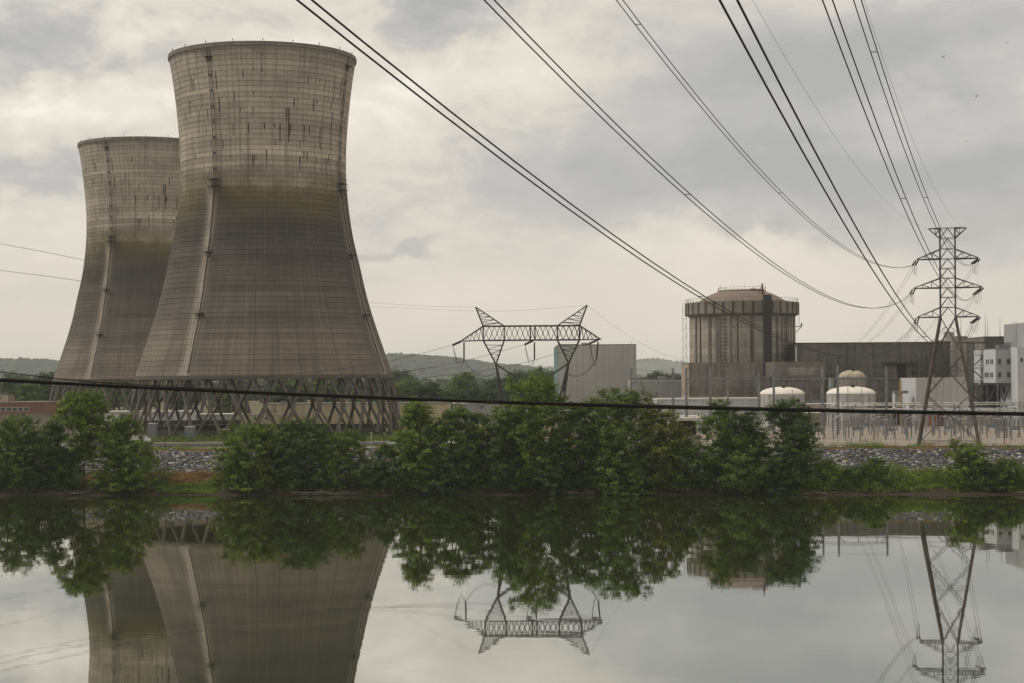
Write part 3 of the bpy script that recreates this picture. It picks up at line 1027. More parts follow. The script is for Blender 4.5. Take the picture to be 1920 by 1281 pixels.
def make_tower():
    root = thing('cooling_tower', 'large near cooling tower with mossy dark lower half', 'cooling tower', (TX.x, TX.y, 6.0), math.atan2(-TX.x, TX.y) * 1.0)
    prof = []
    z = 18.1
    while z < 114.2:
        z2 = min(z + 1.52, 114.3)
        prof += [(shell_r(z) + .07, z), (shell_r(z2) + .07, z2 - .1), (shell_r(z2) - .02, z2 - .09), (shell_r(z2) - .02, z2)]
        z = z2
    prof += [(shell_r(z) - .7, z)] + [(shell_r(q) - .7, q) for q in np.linspace(113, 18.1, 24)] + [(shell_r(18.1) + .07, 18.1)]
    mb = MB().lathe(prof, 180)
    mb.build('shell', M['shell'], root)
    MB().lathe([(28.12, 113.2), (28.3, 113.3), (28.3, 114.5), (27.2, 114.5), (27.2, 113.4)], 120).build('rim_beam', M['conc'], root)
    MB().lathe([(38.9, 17.2), (39.0, 18.3), (37.6, 18.3), (37.4, 17.2), (38.9, 17.2)], 120).build('lintel_ring', M['conc_leg'], root)
    # crossing raker columns
    N = 32
    step = 2 * math.pi / N

    def P(r, a, z): return (r * math.sin(a), -r * math.cos(a), z)
    mb = MB()
    h = step / 2
    r0, r1 = 41.6, 38.3
    w = .74
    for s_ in (-1, 1):
        mb.bar(P(r0, s_ * h * .93, 1.4), P(39.9, s_ * .045 * h, 8.4), w, w * .8)
        mb.bar(P(39.9, s_ * .045 * h, 8.1), P(39.75, s_ * .045 * h, 10.2), w * 1.05, w)
        mb.bar(P(39.75, s_ * .045 * h, 9.9), P(r1, s_ * h * .9, 17.4), w, w * .8)
    x0 = mb.build('raker_column', M['conc_leg'], root)
    pb = MB()
    pb.v = []
    pb.box(-1.2, 1.2, -r0 - 1.2, -r0 + 1.2, -1.2, .5).box(-.9, .9, -r0 - .85, -r0 + .85, .5, 1.6)
    p0 = pb.build('pedestal', M['conc_dark'], root, loc=None)
    p0.rotation_euler.z = h
    for k in range(1, N):
        share(x0, 'raker_column', root, rz=step * k)
        share(p0, 'pedestal', root, rz=step * k + h)
    MB().lathe([(35.5, -.5), (35.5, 2.6), (35.0, 2.6), (35.0, -.5)], 72).build('basin_wall', M['conc_dark'], root)
    # risers: pipe, ladder rails and platforms at four stations, ninety degrees apart
    for pr in (-34.0, 64.0, 154.0, -124.0):
        a = rad(pr)
        pts = [P(shell_r(q) + .55, a, q) for q in np.linspace(19, 73, 24)]
        rt = MB().tube(pts, .2, 8).build('riser_pipe', M['conc_dark'], root, True)
        lb = MB()
        for s_ in (-.5, .5):
            lb.tube([P(shell_r(q) + .4, a + s_ / 27, q) for q in np.linspace(73, 113.0, 18)], .09, 4)
        for q in np.arange(74, 113, 4.5):
            lb.bar(P(shell_r(q) + .5, a - .6 / 27, q), P(shell_r(q) + .5, a + .6 / 27, q), .25, .6)
        lb.build('ladder', M['steel'], root)
        for zq, big in ((73.5, 1.5), (54, 1.0), (36, 1.1), (110.5, .9)):
            r = shell_r(zq)
            pl = MB()
            t_ = Vector((math.cos(a), math.sin(a), 0))
            o_ = Vector((math.sin(a), -math.cos(a), 0))
            c0 = o_ * (r + .2)
            wd = 1.3 * big
            for k in range(2):
                zz = zq + k * 1.9 * (1 if big > 1.2 else 0)
                pl.bar(tuple(c0 + o_ * .9 * big + t_ * -wd + Vector((0, 0, zz))), tuple(c0 + o_ * .9 * big + t_ * wd + Vector((0, 0, zz))), .18)
                pl.bar(tuple(c0 + o_ * .5 + t_ * -wd + Vector((0, 0, zz))), tuple(c0 + o_ * .5 + t_ * wd + Vector((0, 0, zz))), 1.3 * big, .12)
                pl.bar(tuple(c0 + o_ * 1.1 * big + t_ * -wd + Vector((0, 0, zz + 1.1))), tuple(c0 + o_ * 1.1 * big + t_ * wd + Vector((0, 0, zz + 1.1))), .09)
            for k in (-1, 0, 1):
                pl.bar(tuple(c0 + o_ * 1.1 * big + t_ * wd * k + Vector((0, 0, zq))), tuple(c0 + o_ * 1.1 * big + t_ * wd * k + Vector((0, 0, zq + 1.2 * big))), .09)
                pl.bar(tuple(c0 + o_ * 1.0 * big + t_ * wd * .7 * k + Vector((0, 0, zq))), tuple(c0 + t_ * wd * .7 * k + Vector((0, 0, zq - 1.6 * big))), .12)
            pl.build('platform', M['steel'], root)
    lm = MB().box(-.06, .06, -.06, .06, 0, .5).box(-.16, .16, -.16, .16, .5, .75).build('beacon', M['steel'], root, loc=P(27.9, 0, 114.5))
    for k in range(1, 20):
        share(lm, 'beacon', root, loc=P(27.9, rad(18 * k), 114.5))
    return root


tw = make_tower()
TX2 = W(279, 500, 733)
tw2 = copy_tree(tw)
tw2.location = (TX2.x, TX2.y, 5.6)
tw2.rotation_euler.z = math.atan2(-TX2.x, TX2.y) - rad(1.5)
tw2['label'] = 'farther smaller looking cooling tower behind the left side of the large one'
for o in (tw, tw2):
    o['group'] = 'pair of hyperbolic cooling towers'


# ------------------------------------------------------------------ buildings
def block(u0, u1, vt, D, depth, name, m, parent, z0=None, side=None):
    """a box whose front face spans the photo columns u0..u1 at depth D; returns its bounds"""
    um = (u0 + u1) / 2
    zt = ZV(vt, D, um)
    x0, x1 = XU(u0, D, vt), XU(u1, D, vt)
    zb = 5.5 if z0 is None else z0
    MB().box(x0, x1, D, D + depth, zb, zt).build(name, m, parent)
    if side:
        MB().box(x0 - .15, x0 - .004, D + .02, D + depth, zb, zt - .02).build('side_wall', side, parent)
    return x0, x1, zb, zt


def cap(x0, x1, y0, y1, z, m, parent, h=.5, o=.25, name='parapet'):
    MB().box(x0 - o, x1 + o, y0 - o, y1 + o, z + .003, z + h).build(name, m, parent)


def window(parent, x0, x1, y, z0, z1, bars=0, fm='trim'):
    f = MB()
    t = .12
    f.box(x0 - t, x1 + t, y - .10, y + .05, z0 - t, z0).box(x0 - t, x1 + t, y - .10, y + .05, z1, z1 + t)
    f.box(x0 - t, x0, y - .10, y + .05, z0, z1).box(x1, x1 + t, y - .10, y + .05, z0, z1)
    fo = f.build('window', M[fm], parent)
    MB().box(x0, x1, y - .04, y + .02, z0, z1).build('pane', M['glass'], fo)


# brick building, left edge
t = thing('brick_building', 'long low red brick building with ribbon windows at the left edge', 'building')
b = block(-160, 112, 756, 700, 30, 'wall', M['brick'], t)
cap(b[0], b[1], 700, 730, b[3], M['conc'], t, .4)
for u in range(-120, 46, 11):
    window(t, XU(u, 700), XU(u + 9.4, 700), 700, ZV(770.5, 700, 20), ZV(764.5, 700, 20))
t = thing('tan_penthouse', 'small tan plant room on top of the brick building', 'plant room')
b = block(-60, 15, 741, 712, 10, 'wall', M['tanblock'], t, z0=ZV(757, 712, 0))
cap(b[0], b[1], 712, 722, b[3], M['conc'], t, .3)
window(t, XU(-4, 712), XU(3, 712), 712, ZV(749, 712, 0), ZV(745, 712, 0))
for k, u in enumerate((-14, -4, 5)):
    MB().box(XU(u, 712), XU(u + 4, 712), 714, 716, b[3] + .3, b[3] + 1.5).build('vent', M['conc'], t)
# pale concrete wall in front of the brick building
t = thing('boundary_wall', 'long pale concrete wall below the brick building', 'wall')
wl = []
zt = ZV(778.5, 560, 50)
for k in range(11):
    xa = XU(-90 + k * 23, 560)
    xb = XU(-90 + (k + 1) * 23, 560)
    MB().box(xa + .05, xb - .05, 560, 560.5, 5.5, zt).build('wall_panel', M['conc_lt'], t)
MB().box(XU(-90, 560), XU(163, 560), 559.8, 560.7, zt + .003, zt + .35).build('coping', M['conc'], t)
MB().box(XU(108, 560) - .3, XU(110, 560) + .3, 559.5, 560.9, 5.5, zt + .6).build('pier', M['conc'], t)

# cream building seen through the large tower's legs
t = thing('cream_building', 'long cream wall with dark streaks below its top, behind the tower legs', 'building')
b = block(497, 841, 757.5, 622, 22, 'wall', M['cream'], t, side=M['teal'])
cap(b[0], b[1], 622, 644, b[3], M['conc'], t, .3, .15)
MB().box(b[0] - .02, b[1] + .02, 621.7, 621.98, 5.5, 7.4).build('plinth', M['conc_dark'], t)
for u in range(497, 841, 23):
    MB().box(XU(u, 622) - .06, XU(u, 622) + .06, 621.8, 621.98, 7.41, b[3]).build('pilaster', M['cream'], t)
for u in (522, 702):
    MB().box(XU(u, 622), XU(u + 10, 622), 626, 629, b[3] + .3, b[3] + 1.1).build('roof_vent', M['equip'], t)
t = thing('cream_annex', 'low cream annex with small windows left of the long cream wall', 'building')
b = block(442, 551, 778.5, 608, 10, 'wall', M['cream'], t)
cap(b[0], b[1], 608, 618, b[3], M['conc_lt'], t, .25, .12)
for u in (462, 476, 485, 497):
    window(t, XU(u, 608), XU(u + 5, 608), 608, ZV(787, 608, 470), ZV(782.5, 608, 470))
for u in (444, 534):
    MB().box(XU(u, 608), XU(u + 4, 608), 607.9, 607.99, 6, ZV(784.5, 608, 470)).build('door', M['equip'], t)

# sheds between the towers
t = thing('long_shed', 'long white shed roof seen between the two cooling towers', 'shed')
b = block(196, 352, 773, 640, 16, 'wall', M['white_wall'], t)
cap(b[0], b[1], 640, 656, b[3], M['trim'], t, .35, .3, 'roof')
for u in range(210, 350, 14):
    MB().box(XU(u, 640), XU(u + 1, 640), 639.85, 639.98, 6, b[3]).build('seam', M['equip'], t)
t = thing('long_shed', 'lower grey shed right of the white one, inside the tower legs', 'shed')
b = block(352, 440, 778, 660, 14, 'wall', M['grey_clad'], t)
cap(b[0], b[1], 660, 674, b[3], M['trim'], t, .3, .3, 'roof')
t = thing('retaining_wall', 'dark layered retaining wall behind the tower legs', 'wall')
for k in range(3):
    MB().box(XU(268, 596), XU(446, 596), 596 + k * 1.2, 600 + k * 1.2, 5.5 + k * 1.35, 6.8 + k * 1.35).build('wall_course', M['conc_dark'] if k != 1 else M['conc_leg'], t)
for (u0, u1, vt, D, lab, mm) in [(277, 291, 795, 486, 'grey equipment cabinet standing left of the tower legs', 'equip'), (346, 363, 801, 482, 'grey steel container among the front tower legs', 'equip'),
                                 (412, 425, 806, 478, 'dark steel container near the middle of the tower base', 'conc_dark')]:
    t = thing('equipment_cabinet', lab, 'cabinet')
    b = block(u0, u1, vt, D, 3, 'casing', M[mm], t)
    cap(b[0], b[1], D, D + 3, b[3], M['trim'], t, .12, .1, 'lid')
    MB().box(b[0] + .2, (b[0] + b[1]) / 2 - .04, D - .06, D - .004, 6.5, b[3] - .2).build('door', M[mm], t)
    MB().box((b[0] + b[1]) / 2 + .04, b[1] - .2, D - .06, D - .004, 6.5, b[3] - .2).build('door', M[mm], t)

# low shed right of the cream building
t = thing('flat_shed', 'low pale shed with poles before it, under the left pylon arm', 'shed')
b = block(848, 1000, 757, 655, 25, 'wall', M['grey_clad'], t)
cap(b[0], b[1], 655, 680, b[3], M['trim'], t, .3, .3, 'roof')
MB().box(XU(898, 655), XU(908, 655), 654.9, 654.99, ZV(766, 655, 900), ZV(760, 655, 900)).build('vent', M['equip'], t)

# windowless pale block
t = thing('windowless_block', 'tall pale windowless metal clad block with a teal side', 'building')
b = block(1046, 1193, 647.5, 700, 62, 'wall', M['white_clad'], t, side=M['teal'])
cap(b[0], b[1], 700, 762, b[3], M['conc'], t, .35, .05)
for u in range(1058, 1193, 12):
    MB().box(XU(u, 700), XU(u, 700) + .08, 699.93, 699.996, 5.5, b[3]).build('panel_seam', M['grey_clad'], t)
MB().box(XU(1092, 700), XU(1110, 700), 704, 708, b[3] + .36, b[3] + 1.0).build('roof_vent', M['equip'], t)
MB().bar((XU(1186, 700), 702, b[3]), (XU(1186, 700), 702, b[3] + 1.6), .12).build('antenna', M['steel'], t)
# lower grey link
t = thing('link_building', 'lower grey clad building between the pale block and the reactor', 'building')
b = block(1187, 1292, 715, 655, 30, 'wall', M['grey_clad'], t)
cap(b[0], b[1], 655, 685, b[3], M['trim'], t, .3, .15)
for u in (1205,):
    MB().box(XU(u, 655), XU(u, 655) + .15, 654.9, 654.99, 5.5, b[3]).build('panel_seam', M['equip'], t)
MB().box(XU(1237, 655), XU(1251, 655), 658, 662, b[3] + .3, b[3] + 1.9).build('roof_unit', M['equip'], t)
for u in (1207, 1231):
    MB().lathe([(.5, 0), (.3, .8), (.9, 1.1), (.9, 1.4), (0, 1.5)], 12, (XU(u, 640), 640, ZV(743, 640, u))).build('roof_fan', M['equip'], t)
MB().box(XU(1208, 640), XU(1234, 640), 640, 648, 5.5, ZV(745, 640, 1220)).build('annex', M['pinkish'], t)
MB().box(XU(1219, 638), XU(1233, 638), 638, 641, ZV(745, 640, 1220), ZV(741, 640, 1220)).build('roof_unit', M['equip'], t)

# long white flat roofed building with two parapets
t = thing('white_service_building', 'long white flat roofed service building in front of the reactor', 'building')
b = block(1233, 1428, 750, 585, 18, 'wall', M['white_wall'], t)
cap(b[0], b[1], 585, 603, b[3], M['trim'], t, .55, .25)
for u in (1239, 1304, 1365):
    MB().box(XU(u, 585), XU(u + 1.2, 585), 584.9, 584.99, 5.5, b[3]).build('downpipe', M['trim'], t)
for u in range(1250, 1425, 22):
    MB().box(XU(u, 585), XU(u, 585) + .06, 584.95, 584.996, 5.5, b[3]).build('panel_seam', M['grey_clad'], t)
t = thing('low_white_store', 'low white store with overhanging roof right of the trees', 'building')
b = block(1270, 1318, 783, 500, 14, 'wall', M['white_wall'], t)
cap(b[0], b[1], 500, 514, b[3], M['trim'], t, .35, .5, 'roof')

# reactor containment
RC = W(1391.5, 640, 666)
t = thing('reactor_building', 'round concrete reactor containment with shallow dome and ring girder', 'reactor building', (RC.x, RC.y, 6))
MB().lathe([(19.7, -1), (19.7, 40.2)], 96).build('containment_wall', M['conc_wall'], t, True)
rg = MB().lathe([(19.7, 39.3), (21.1, 40.2), (21.1, 44.6), (20.2, 44.6), (20.2, 44.2), (16.5, 44.3)], 96).build('ring_girder', M['conc'], t)
MB().lathe([(16.9, 44.25), (16.8, 44.8), (15.0, 46.0), (13.0, 47.2), (11.0, 48.1), (9.2, 48.75), (8.8, 48.9)], 72).build('dome', M['dome'], t, True)
MB().lathe([(8.95, 48.9), (8.95, 49.3), (0.01, 49.5)], 64).build('dome_cap', M['dome'], t)
# dark recessed joints and buttress strips around the wall
for k, a in enumerate([-66, -58, -44, -35.5, -33, -19, -12, 3, 17, 33, 40, 49, 57, 66, 90, 120, 150, 180, 210, 240]):
    wd = (.55, .22, .6, .3, .9, .28, .22)[k % 7]
    A = rad(a)
    mb = MB().box(-wd, wd, -19.95, -19.6, 0, 40.0)
    s_ = mb.build('vertical_strip', M['conc_hall'] if wd > .25 else M['conc_dark'], t)
    s_.rotation_euler.z = A
for k in range(36):
    mb_o = rad(k * 10 + 4)
    if k == 0:
        c0 = MB().box(-.35, .35, -21.25, -21.0, 39.9, 44.4)
        gp = c0.build('girder_panel', M['conc_dark'], t)
        gp.rotation_euler.z = mb_o
    else:
        q = share(gp, 'girder_panel', t, rz=mb_o)
# perforated climbing strips
for a in (-26, 45):
    base = None
    for k in range(24):
        mbb = MB().box(-.7, .7, -20.1, -19.7, 0, .6)
        if base is None:
            base = mbb.build('tendon_pocket', M['conc_hall'], t, loc=(0, 0, 8))
            base.rotation_euler.z = rad(a)
        else:
            share(base, 'tendon_pocket', t, loc=(0, 0, 8 + k * 1.35), rz=rad(a))
rl = MB()
for k in range(60):
    A = rad(k * 6)
    rl.bar((20.9 * math.sin(A), -20.9 * math.cos(A), 44.5), (20.9 * math.sin(A), -20.9 * math.cos(A), 46.0), .08)
rl.lathe([(20.85, 45.95), (20.95, 46.0), (20.85, 46.05)], 60)
rl.build('handrail', M['steel'], t)
rl = MB()
for k in range(40):
    A = rad(k * 9)
    rl.bar((8.8 * math.sin(A), -8.8 * math.cos(A), 49.2), (8.8 * math.sin(A), -8.8 * math.cos(A), 50.4), .06)
    if k % 8 == 0:
        rl.bar((8.8 * math.sin(A), -8.8 * math.cos(A), 49.2), (8.8 * math.sin(A), -8.8 * math.cos(A), 51.6), .08)
rl.lathe([(8.78, 50.3), (8.84, 50.34), (8.78, 50.38)], 48)
rl.build('handrail', M['steel'], t)
# left ladder cage and right hanging platform
lx = -21.0
lc = MB()
for dx_ in (0, -1.4):
    lc.bar((lx + dx_, -2, 8), (lx + dx_, -2, 44.5), .14)
for zz in np.arange(10, 44, 3.6):
    lc.bar((lx, -2, zz), (lx - 1.4, -2, zz), .12)
    lc.bar((lx, -2, zz), (lx - 1.4, -2, zz + 3.4), .08)
lc.build('ladder_cage', M['yard_steel'], t)
pf = MB().box(19.8, 22.3, -2, 1, 35.6, 35.8).box(22.2, 22.3, -2, 1, 35.8, 36.9)
pf.bar((19.8, -1, 33.2), (22, -1, 35.6), .25).bar((21.2, -1.5, 36.0), (21.2, -1.5, 44.3), .14)
pf.build('hanging_platform', M['equip'], t)

# jib crane on the reactor
cx, cz = XU(1429.5, 655, 560), ZV(567, 655, 1429)
t = thing('jib_crane', 'dark red jib crane on the edge of the reactor dome', 'crane', (cx, 655, cz))
MB().bar((0, 0, -1), (0, 0, 7.0), .45).build('mast', M['red'], t)
MB().bar((0.2, 0, 4.6), (-4.2, 0, 4.9), .35).build('boom', M['red'], t)
MB().bar((0, 0, 6.8), (-3.1, .6, -.8), .2).build('stay', M['red'], t)
MB().bar((0, 0, 6.8), (1.1, .5, -.6), .2).build('stay', M['red'], t)
MB().bar((-4.0, 0, 5.0), (0, 0, 6.8), .06).build('tie_wire', M['wire'], t)
MB().box(-4.5, -4.0, -.2, .2, 4.5, 5.0).build('sheave', M['red'], t)

# vent stack
t = thing('vent_stack', 'dark sooty vent stack standing in front of the reactor', 'stack')
x0, x1 = XU(1433, 638, 640), XU(1447.5, 638, 640)
MB().box(x0, x1, 638, 641, 6, ZV(552.5, 638, 1440)).build('flue', M['stack'], t)
for v in (598, 642, 684):
    MB().box(x0 - .15, x1 + .15, 637.85, 641.15, ZV(v + 1, 638, 1440), ZV(v - .8, 638, 1440)).build('band', M['stack'], t)

# concrete blocks around the reactor
t = thing('auxiliary_building', 'concrete auxiliary block at the left foot of the reactor', 'building')
b = block(1292, 1416, 682, 612, 26, 'wall', M['conc'], t, side=M['pinkish'])  # pinkish side wall: warm light from the left painted into its colour
cap(b[0], b[1], 612, 638, b[3], M['conc'], t, .4, .08)
for k in range(4):
    MB().box(b[0] + k * 5.9, b[0] + k * 5.9 + .1, 611.93, 611.996, 6, b[3]).build('joint', M['conc_dark'], t)
t = thing('auxiliary_building', 'low concrete block directly under the vent stack', 'building')
b = block(1416.5, 1520, 707, 608, 26, 'wall', M['conc_hall'], t)
cap(b[0], b[1], 608, 634, b[3], M['conc'], t, .3, .03)
t = thing('auxiliary_building', 'concrete block with recessed panel right of the vent stack', 'building')
b = block(1452, 1548, 680, 614, 22, 'wall', M['conc'], t)
cap(b[0], b[1], 614, 636, b[3], M['conc'], t, .35, .05)
MB().box(XU(1477, 614), XU(1528, 614), 613.8, 613.98, ZV(704, 614, 1500), ZV(688, 614, 1500)).build('wall_panel', M['conc_lt'], t)
MB().box(XU(1453, 614), XU(1463, 614), 612.2, 613.98, ZV(708, 614, 1460), ZV(699, 614, 1460)).build('duct_box', M['equip'], t)

# turbine hall
t = thing('turbine_hall', 'long dark stained concrete hall behind the switchyard', 'building')
b = block(1494, 1812, 643.5, 640, 40, 'wall', M['conc_hall'], t)
cap(b[0], b[1], 640, 680, b[3], M['conc_dark'], t, .35, .05)
MB().box(XU(1493, 638), XU(1495.5, 638), 638.6, 639.9, ZV(678, 638, 1494), b[3] - .5).build('downpipe', M['white_wall'], t)
x0, x1 = XU(1663, 640), XU(1710, 640)
z0, z1 = ZV(709, 640, 1680), ZV(683, 640, 1680)
MB().box(x0, x1, 639.75, 639.98, z0, z1).build('recess_frame', M['conc'], t)
MB().box(XU(1682, 640), XU(1699, 640), 639.5, 639.73, z0, z1 - .3).build('opening', M['black'], t)
MB().box(x0 - 1.3, x1 + .8, 637.6, 639.98, z1, z1 + .7).build('canopy', M['conc_dark'], t)
MB().box(XU(1709, 640), XU(1714, 640), 639.6, 639.98, ZV(702, 640, 1710), ZV(695, 640, 1710)).build('vent', M['black'], t)
for u in (1724, 1734, 1781, 1792):
    MB().tube([(XU(u, 640), 639.6, 20), (XU(u, 640), 639.6, ZV(660, 640, u))], .16, 6).build('wall_pipe', M['yard_steel'], t)
for u in (1536, 1588, 1640, 1745):
    MB().box(XU(u, 640), XU(u, 640) + .12, 639.92, 639.996, 6, b[3]).build('joint', M['conc_dark'], t)
t = thing('turbine_hall_annex', 'lower dark concrete annex behind the domed tanks', 'building')
b = block(1530, 1690, 711, 628, 11, 'wall', M['conc_hall'], t)
cap(b[0], b[1], 628, 639, b[3], M['yard_steel'], t, .25, .05)
MB().box(XU(1531, 628), XU(1560, 628), 627.2, 627.98, ZV(711, 628, 1545), ZV(706.5, 628, 1545)).build('duct_box', M['black'], t)
# cylindrical dark stair tower at the hall's right end
t = thing('concrete_silo', 'dark round concrete tower rising at the right end of the hall', 'tower')
c_ = W(1798, 640, 634)
MB().lathe([(3.0, 0), (3.0, ZV(631, 634, 1798) - 6), (0.01, ZV(631, 634, 1798) - 5.8)], 32, (c_.x, c_.y, 6)).build('shaft', M['conc_hall'], t, True)
t = thing('roof_penthouse', 'small plant room with pale roof on the hall beside the round tower', 'plant room')
b = block(1758, 1787, 640, 652, 8, 'wall', M['conc_lt'], t, z0=ZV(644, 652, 1770))
cap(b[0], b[1], 652, 660, b[3], M['trim'], t, .5, .3, 'roof')
MB().box(XU(1776, 652), XU(1793, 652), 654, 657, b[3] + .5, ZV(622, 652, 1785)).build('vent_housing', M['grey_clad'], t)
# brown concrete block right
t = thing('concrete_block_building', 'brown concrete block with lighter left face, right of the hall', 'building')
b = block(1846, 1890, 632.5, 600, 30, 'wall', M['conc_hall'], t, side=M['conc'])  # paler concrete on the left face paints in light from that side
cap(b[0], b[1], 600, 630, b[3], M['conc_dark'], t, .3, .03)
b = block(1812, 1846, 640, 612, 12, 'wing', M['conc'], t)
# tall pale building at the right edge
t = thing('tall_pale_building', 'tall pale grey building with a ladder at the right edge', 'building')
x0, x1 = XU(1935, 560, 600), XU(2150, 560, 600)
zt = ZV(604, 560, 1935)
MB().box(x0, x1, 560, 592, 6, zt).build('wall', M['grey_clad'], t)
cap(x0, x1, 560, 592, zt, M['trim'], t, .2, .05)
lad = MB()
for k in range(2):
    lad.bar((x0 - .25, 577 + k * 2.6, 8), (x0 - .25, 577 + k * 2.6, zt + .8), .18)
for zz in np.arange(9, zt, 1.5):
    lad.bar((x0 - .25, 577, zz), (x0 - .25, 579.6, zz), .14)
lad.build('ladder', M['trim'], t)

# white office box on steel stilts
t = thing('office_building', 'white two storey office box on dark steel stilts with small square windows', 'building')
D_ = 560
x0, x1 = XU(1867.5, D_, 680), XU(1908, D_, 680)
z0, z1 = ZV(718, D_, 1885), ZV(655, D_, 1885)
dp = 26
MB().box(x0, x1, D_, D_ + dp, z0, z1).build('wall', M['grey_clad'], t)
MB().box(x0 - .2, x0 - .004, D_ + .02, D_ + dp, z0, z1 - .02).build('side_wall', M['white_wall'], t)  # whiter than the front: light on the left face put into its colour
cap(x0, x1, D_, D_ + dp, z1, M['equip'], t, .25, .1, 'roof')
MB().box(x0 - .02, x1 + .02, D_ - .05, D_ - .004, (z0 + z1) / 2 - .05, (z0 + z1) / 2 + .05).build('storey_line', M['equip'], t)
for u in (1874.5, 1891.5):
    for v in (678, 703):
        window(t, XU(u - 2.7, D_), XU(u + 2.7, D_), D_, ZV(v + 4.5, D_, u), ZV(v - 4.5, D_, u), fm='equip')
for v in (678, 703):
    za, zb = ZV(v + 4.5, D_, 1865), ZV(v - 4.5, D_, 1865)
    for k in range(5 if v > 690 else 4):
        ya = D_ + 2.6 + k * (1.9) + (1.2 if k > 1 else 0)
        fo = MB().box(x0 - .3, x0 - .22, ya - .1, ya + 1.15, za - .1, zb + .1).build('window', M['trim'], t)
        MB().box(x0 - .34, x0 - .302, ya, ya + 1.05, za, zb).build('pane', M['glass'], fo)
MB().box(x0 + 1.5, x0 + 5.5, D_ + 2, D_ + 6, z1 + .25, z1 + 1.6).build('roof_unit', M['equip'], t)
MB().box(x0 + 1.0, x0 + 6.0, D_ + 1.5, D_ + 6.5, z1 + 1.9, z1 + 2.1).build('roof_canopy', M['steel'], t)
for (a_, b_) in ((0.3, 0), (4.6, 0), (0.3, 12), (4.6, 12), (6.5, 0), (0.3, 25)):
    MB().box(x0 + a_, x0 + a_ + .35, D_ + b_, D_ + b_ + .35, 6, z0 - .01).build('stilt', M['equip'], t)
for (a_, c_) in ((.4, 4.7), (4.7, .4)):
    MB().bar((x0 + a_, D_ + .2, 9), (x0 + c_, D_ + .2, z0 - .2), .35).build('brace', M['steel'], t)
    MB().bar((x0 + a_, D_ + 12.2, 9), (x0 + c_, D_ + 12.2, z0 - .2), .35).build('brace', M['steel'], t)
MB().bar((x0 + .3, D_ + .2, z0 - .2), (x0 - 4.5, D_ + 1, 10.0), .35).build('brace', M['steel'], t)
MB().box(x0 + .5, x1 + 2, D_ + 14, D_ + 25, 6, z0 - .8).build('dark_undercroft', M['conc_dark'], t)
MB().tube([(x0 + 4.5, D_ + 7, z0 - 1.5), (x1 + 1.5, D_ + 5, 10)], .9, 10).build('conveyor_pipe', M['stack'], t)

# white column at the right edge
t = thing('white_shaft', 'narrow white clad shaft at the right edge beside the office', 'tower')
x0, x1 = XU(1908.5, 552, 700), XU(1960, 552, 700)
MB().box(x0, x1, 552, 572, 6, ZV(651, 552, 1915)).build('wall', M['white_wall'], t)
window(t, XU(1914, 552), XU(1918, 552), 552, ZV(678, 552, 1915), ZV(672, 552, 1915), fm='equip')

# stair tower between the shed and the office
sx0, sx1 = XU(1822, 575, 690), XU(1847, 575, 690)
t = thing('stair_tower', 'grey zigzag steel stair tower beside the white office', 'stairs', (sx0, 575, 6))
wd = sx1 - sx0
for (xx, yy) in ((0, 0), (wd, 0), (0, 2.5), (wd, 2.5)):
    MB().box(xx - .12, xx + .12, yy - .12, yy + .12, 0, 27.5).build('post', M['equip'], t)
for k, zz in enumerate(np.arange(6.5, 28, 4.2)):
    MB().box(-.4, wd + .4, -.4, 2.9, zz, zz + .25).build('landing', M['equip'], t)
    MB().box(-.4, wd + .4, -.4, -.3, zz + 1.0, zz + 1.1).build('rail', M['yard_steel'], t)
    if zz < 23:
        a, c_ = (0, wd) if k % 2 else (wd, 0)
        MB().bar((a, .5, zz + .2), (c_, .5, zz + 4.2), .8, .2).build('flight', M['steel'], t)
MB().bar((-3, 0, 27.5), (wd + 4, 0, 27.3), .4).build('beam', M['steel'], t)

# white shed
t = thing('white_shed', 'white clad shed standing behind the lattice pylon', 'shed')
b = block(1718, 1816, 709.5, 560, 22, 'wall', M['white_clad'], t, side=M['white_wall'])
cap(b[0], b[1], 560, 582, b[3], M['trim'], t, .2, .1)
for u in range(1730, 1816, 13):
    MB().box(XU(u, 560), XU(u, 560) + .07, 559.94, 559.996, 6, b[3]).build('panel_seam', M['grey_clad'], t)
lad = MB()
for k in (0, 1):
    lad.bar((XU(1746 + k * 4, 559), 559.4, 8), (XU(1746 + k * 4, 559), 559.4, b[3] + 1), .12)
for zz in np.arange(8, b[3], 1.0):
    lad.bar((XU(1746, 559), 559.4, zz), (XU(1750, 559), 559.4, zz), .1)
lad.build('ladder', M['trim'], t)
MB().box(XU(1680, 560), XU(1706, 560), 562, 566, ZV(738, 560, 1690), ZV(733, 560, 1690)).build('canopy', M['equip'], t)
MB().box(XU(1686, 560), XU(1700, 560), 566, 570, 6, ZV(738, 560, 1690)).build('lean_to', M['white_wall'], t)
for k, u in enumerate((1687, 1690)):
    MB().bar((XU(u, 561), 561, 7), (XU(u, 561), 561, ZV(712, 560, 1690)), .18).build('yellow_pipe', M['yellow'], t)
t = thing('low_service_block', 'low sandy coloured service block left of the white shed', 'building')
b = block(1508, 1538, 757, 570, 8, 'wall', M['pinkish'], t)
window(t, XU(1511, 570), XU(1519, 570), 570, ZV(765.5, 570, 1515), ZV(762, 570, 1515), fm='equip')
for u in (1510, 1528):
    MB().box(XU(u, 570), XU(u + 9, 570), 571, 574, b[3], b[3] + 1.1).build('roof_unit', M['equip'], t)
t = thing('yard_store', 'low grey store right of the pylon foot, under the bus tubes', 'building')
b = block(1812, 1868, 768, 552, 8, 'wall', M['conc_lt'], t)
cap(b[0], b[1], 552, 560, b[3], M['trim'], t, .25, .2, 'roof')
t = thing('yard_store', 'long low grey store behind the bus tubes at the foot of the domed tanks', 'building')
b = block(1648, 1718, 772, 566, 8, 'wall', M['conc'], t)
cap(b[0], b[1], 566, 574, b[3], M['trim'], t, .25, .2, 'roof')
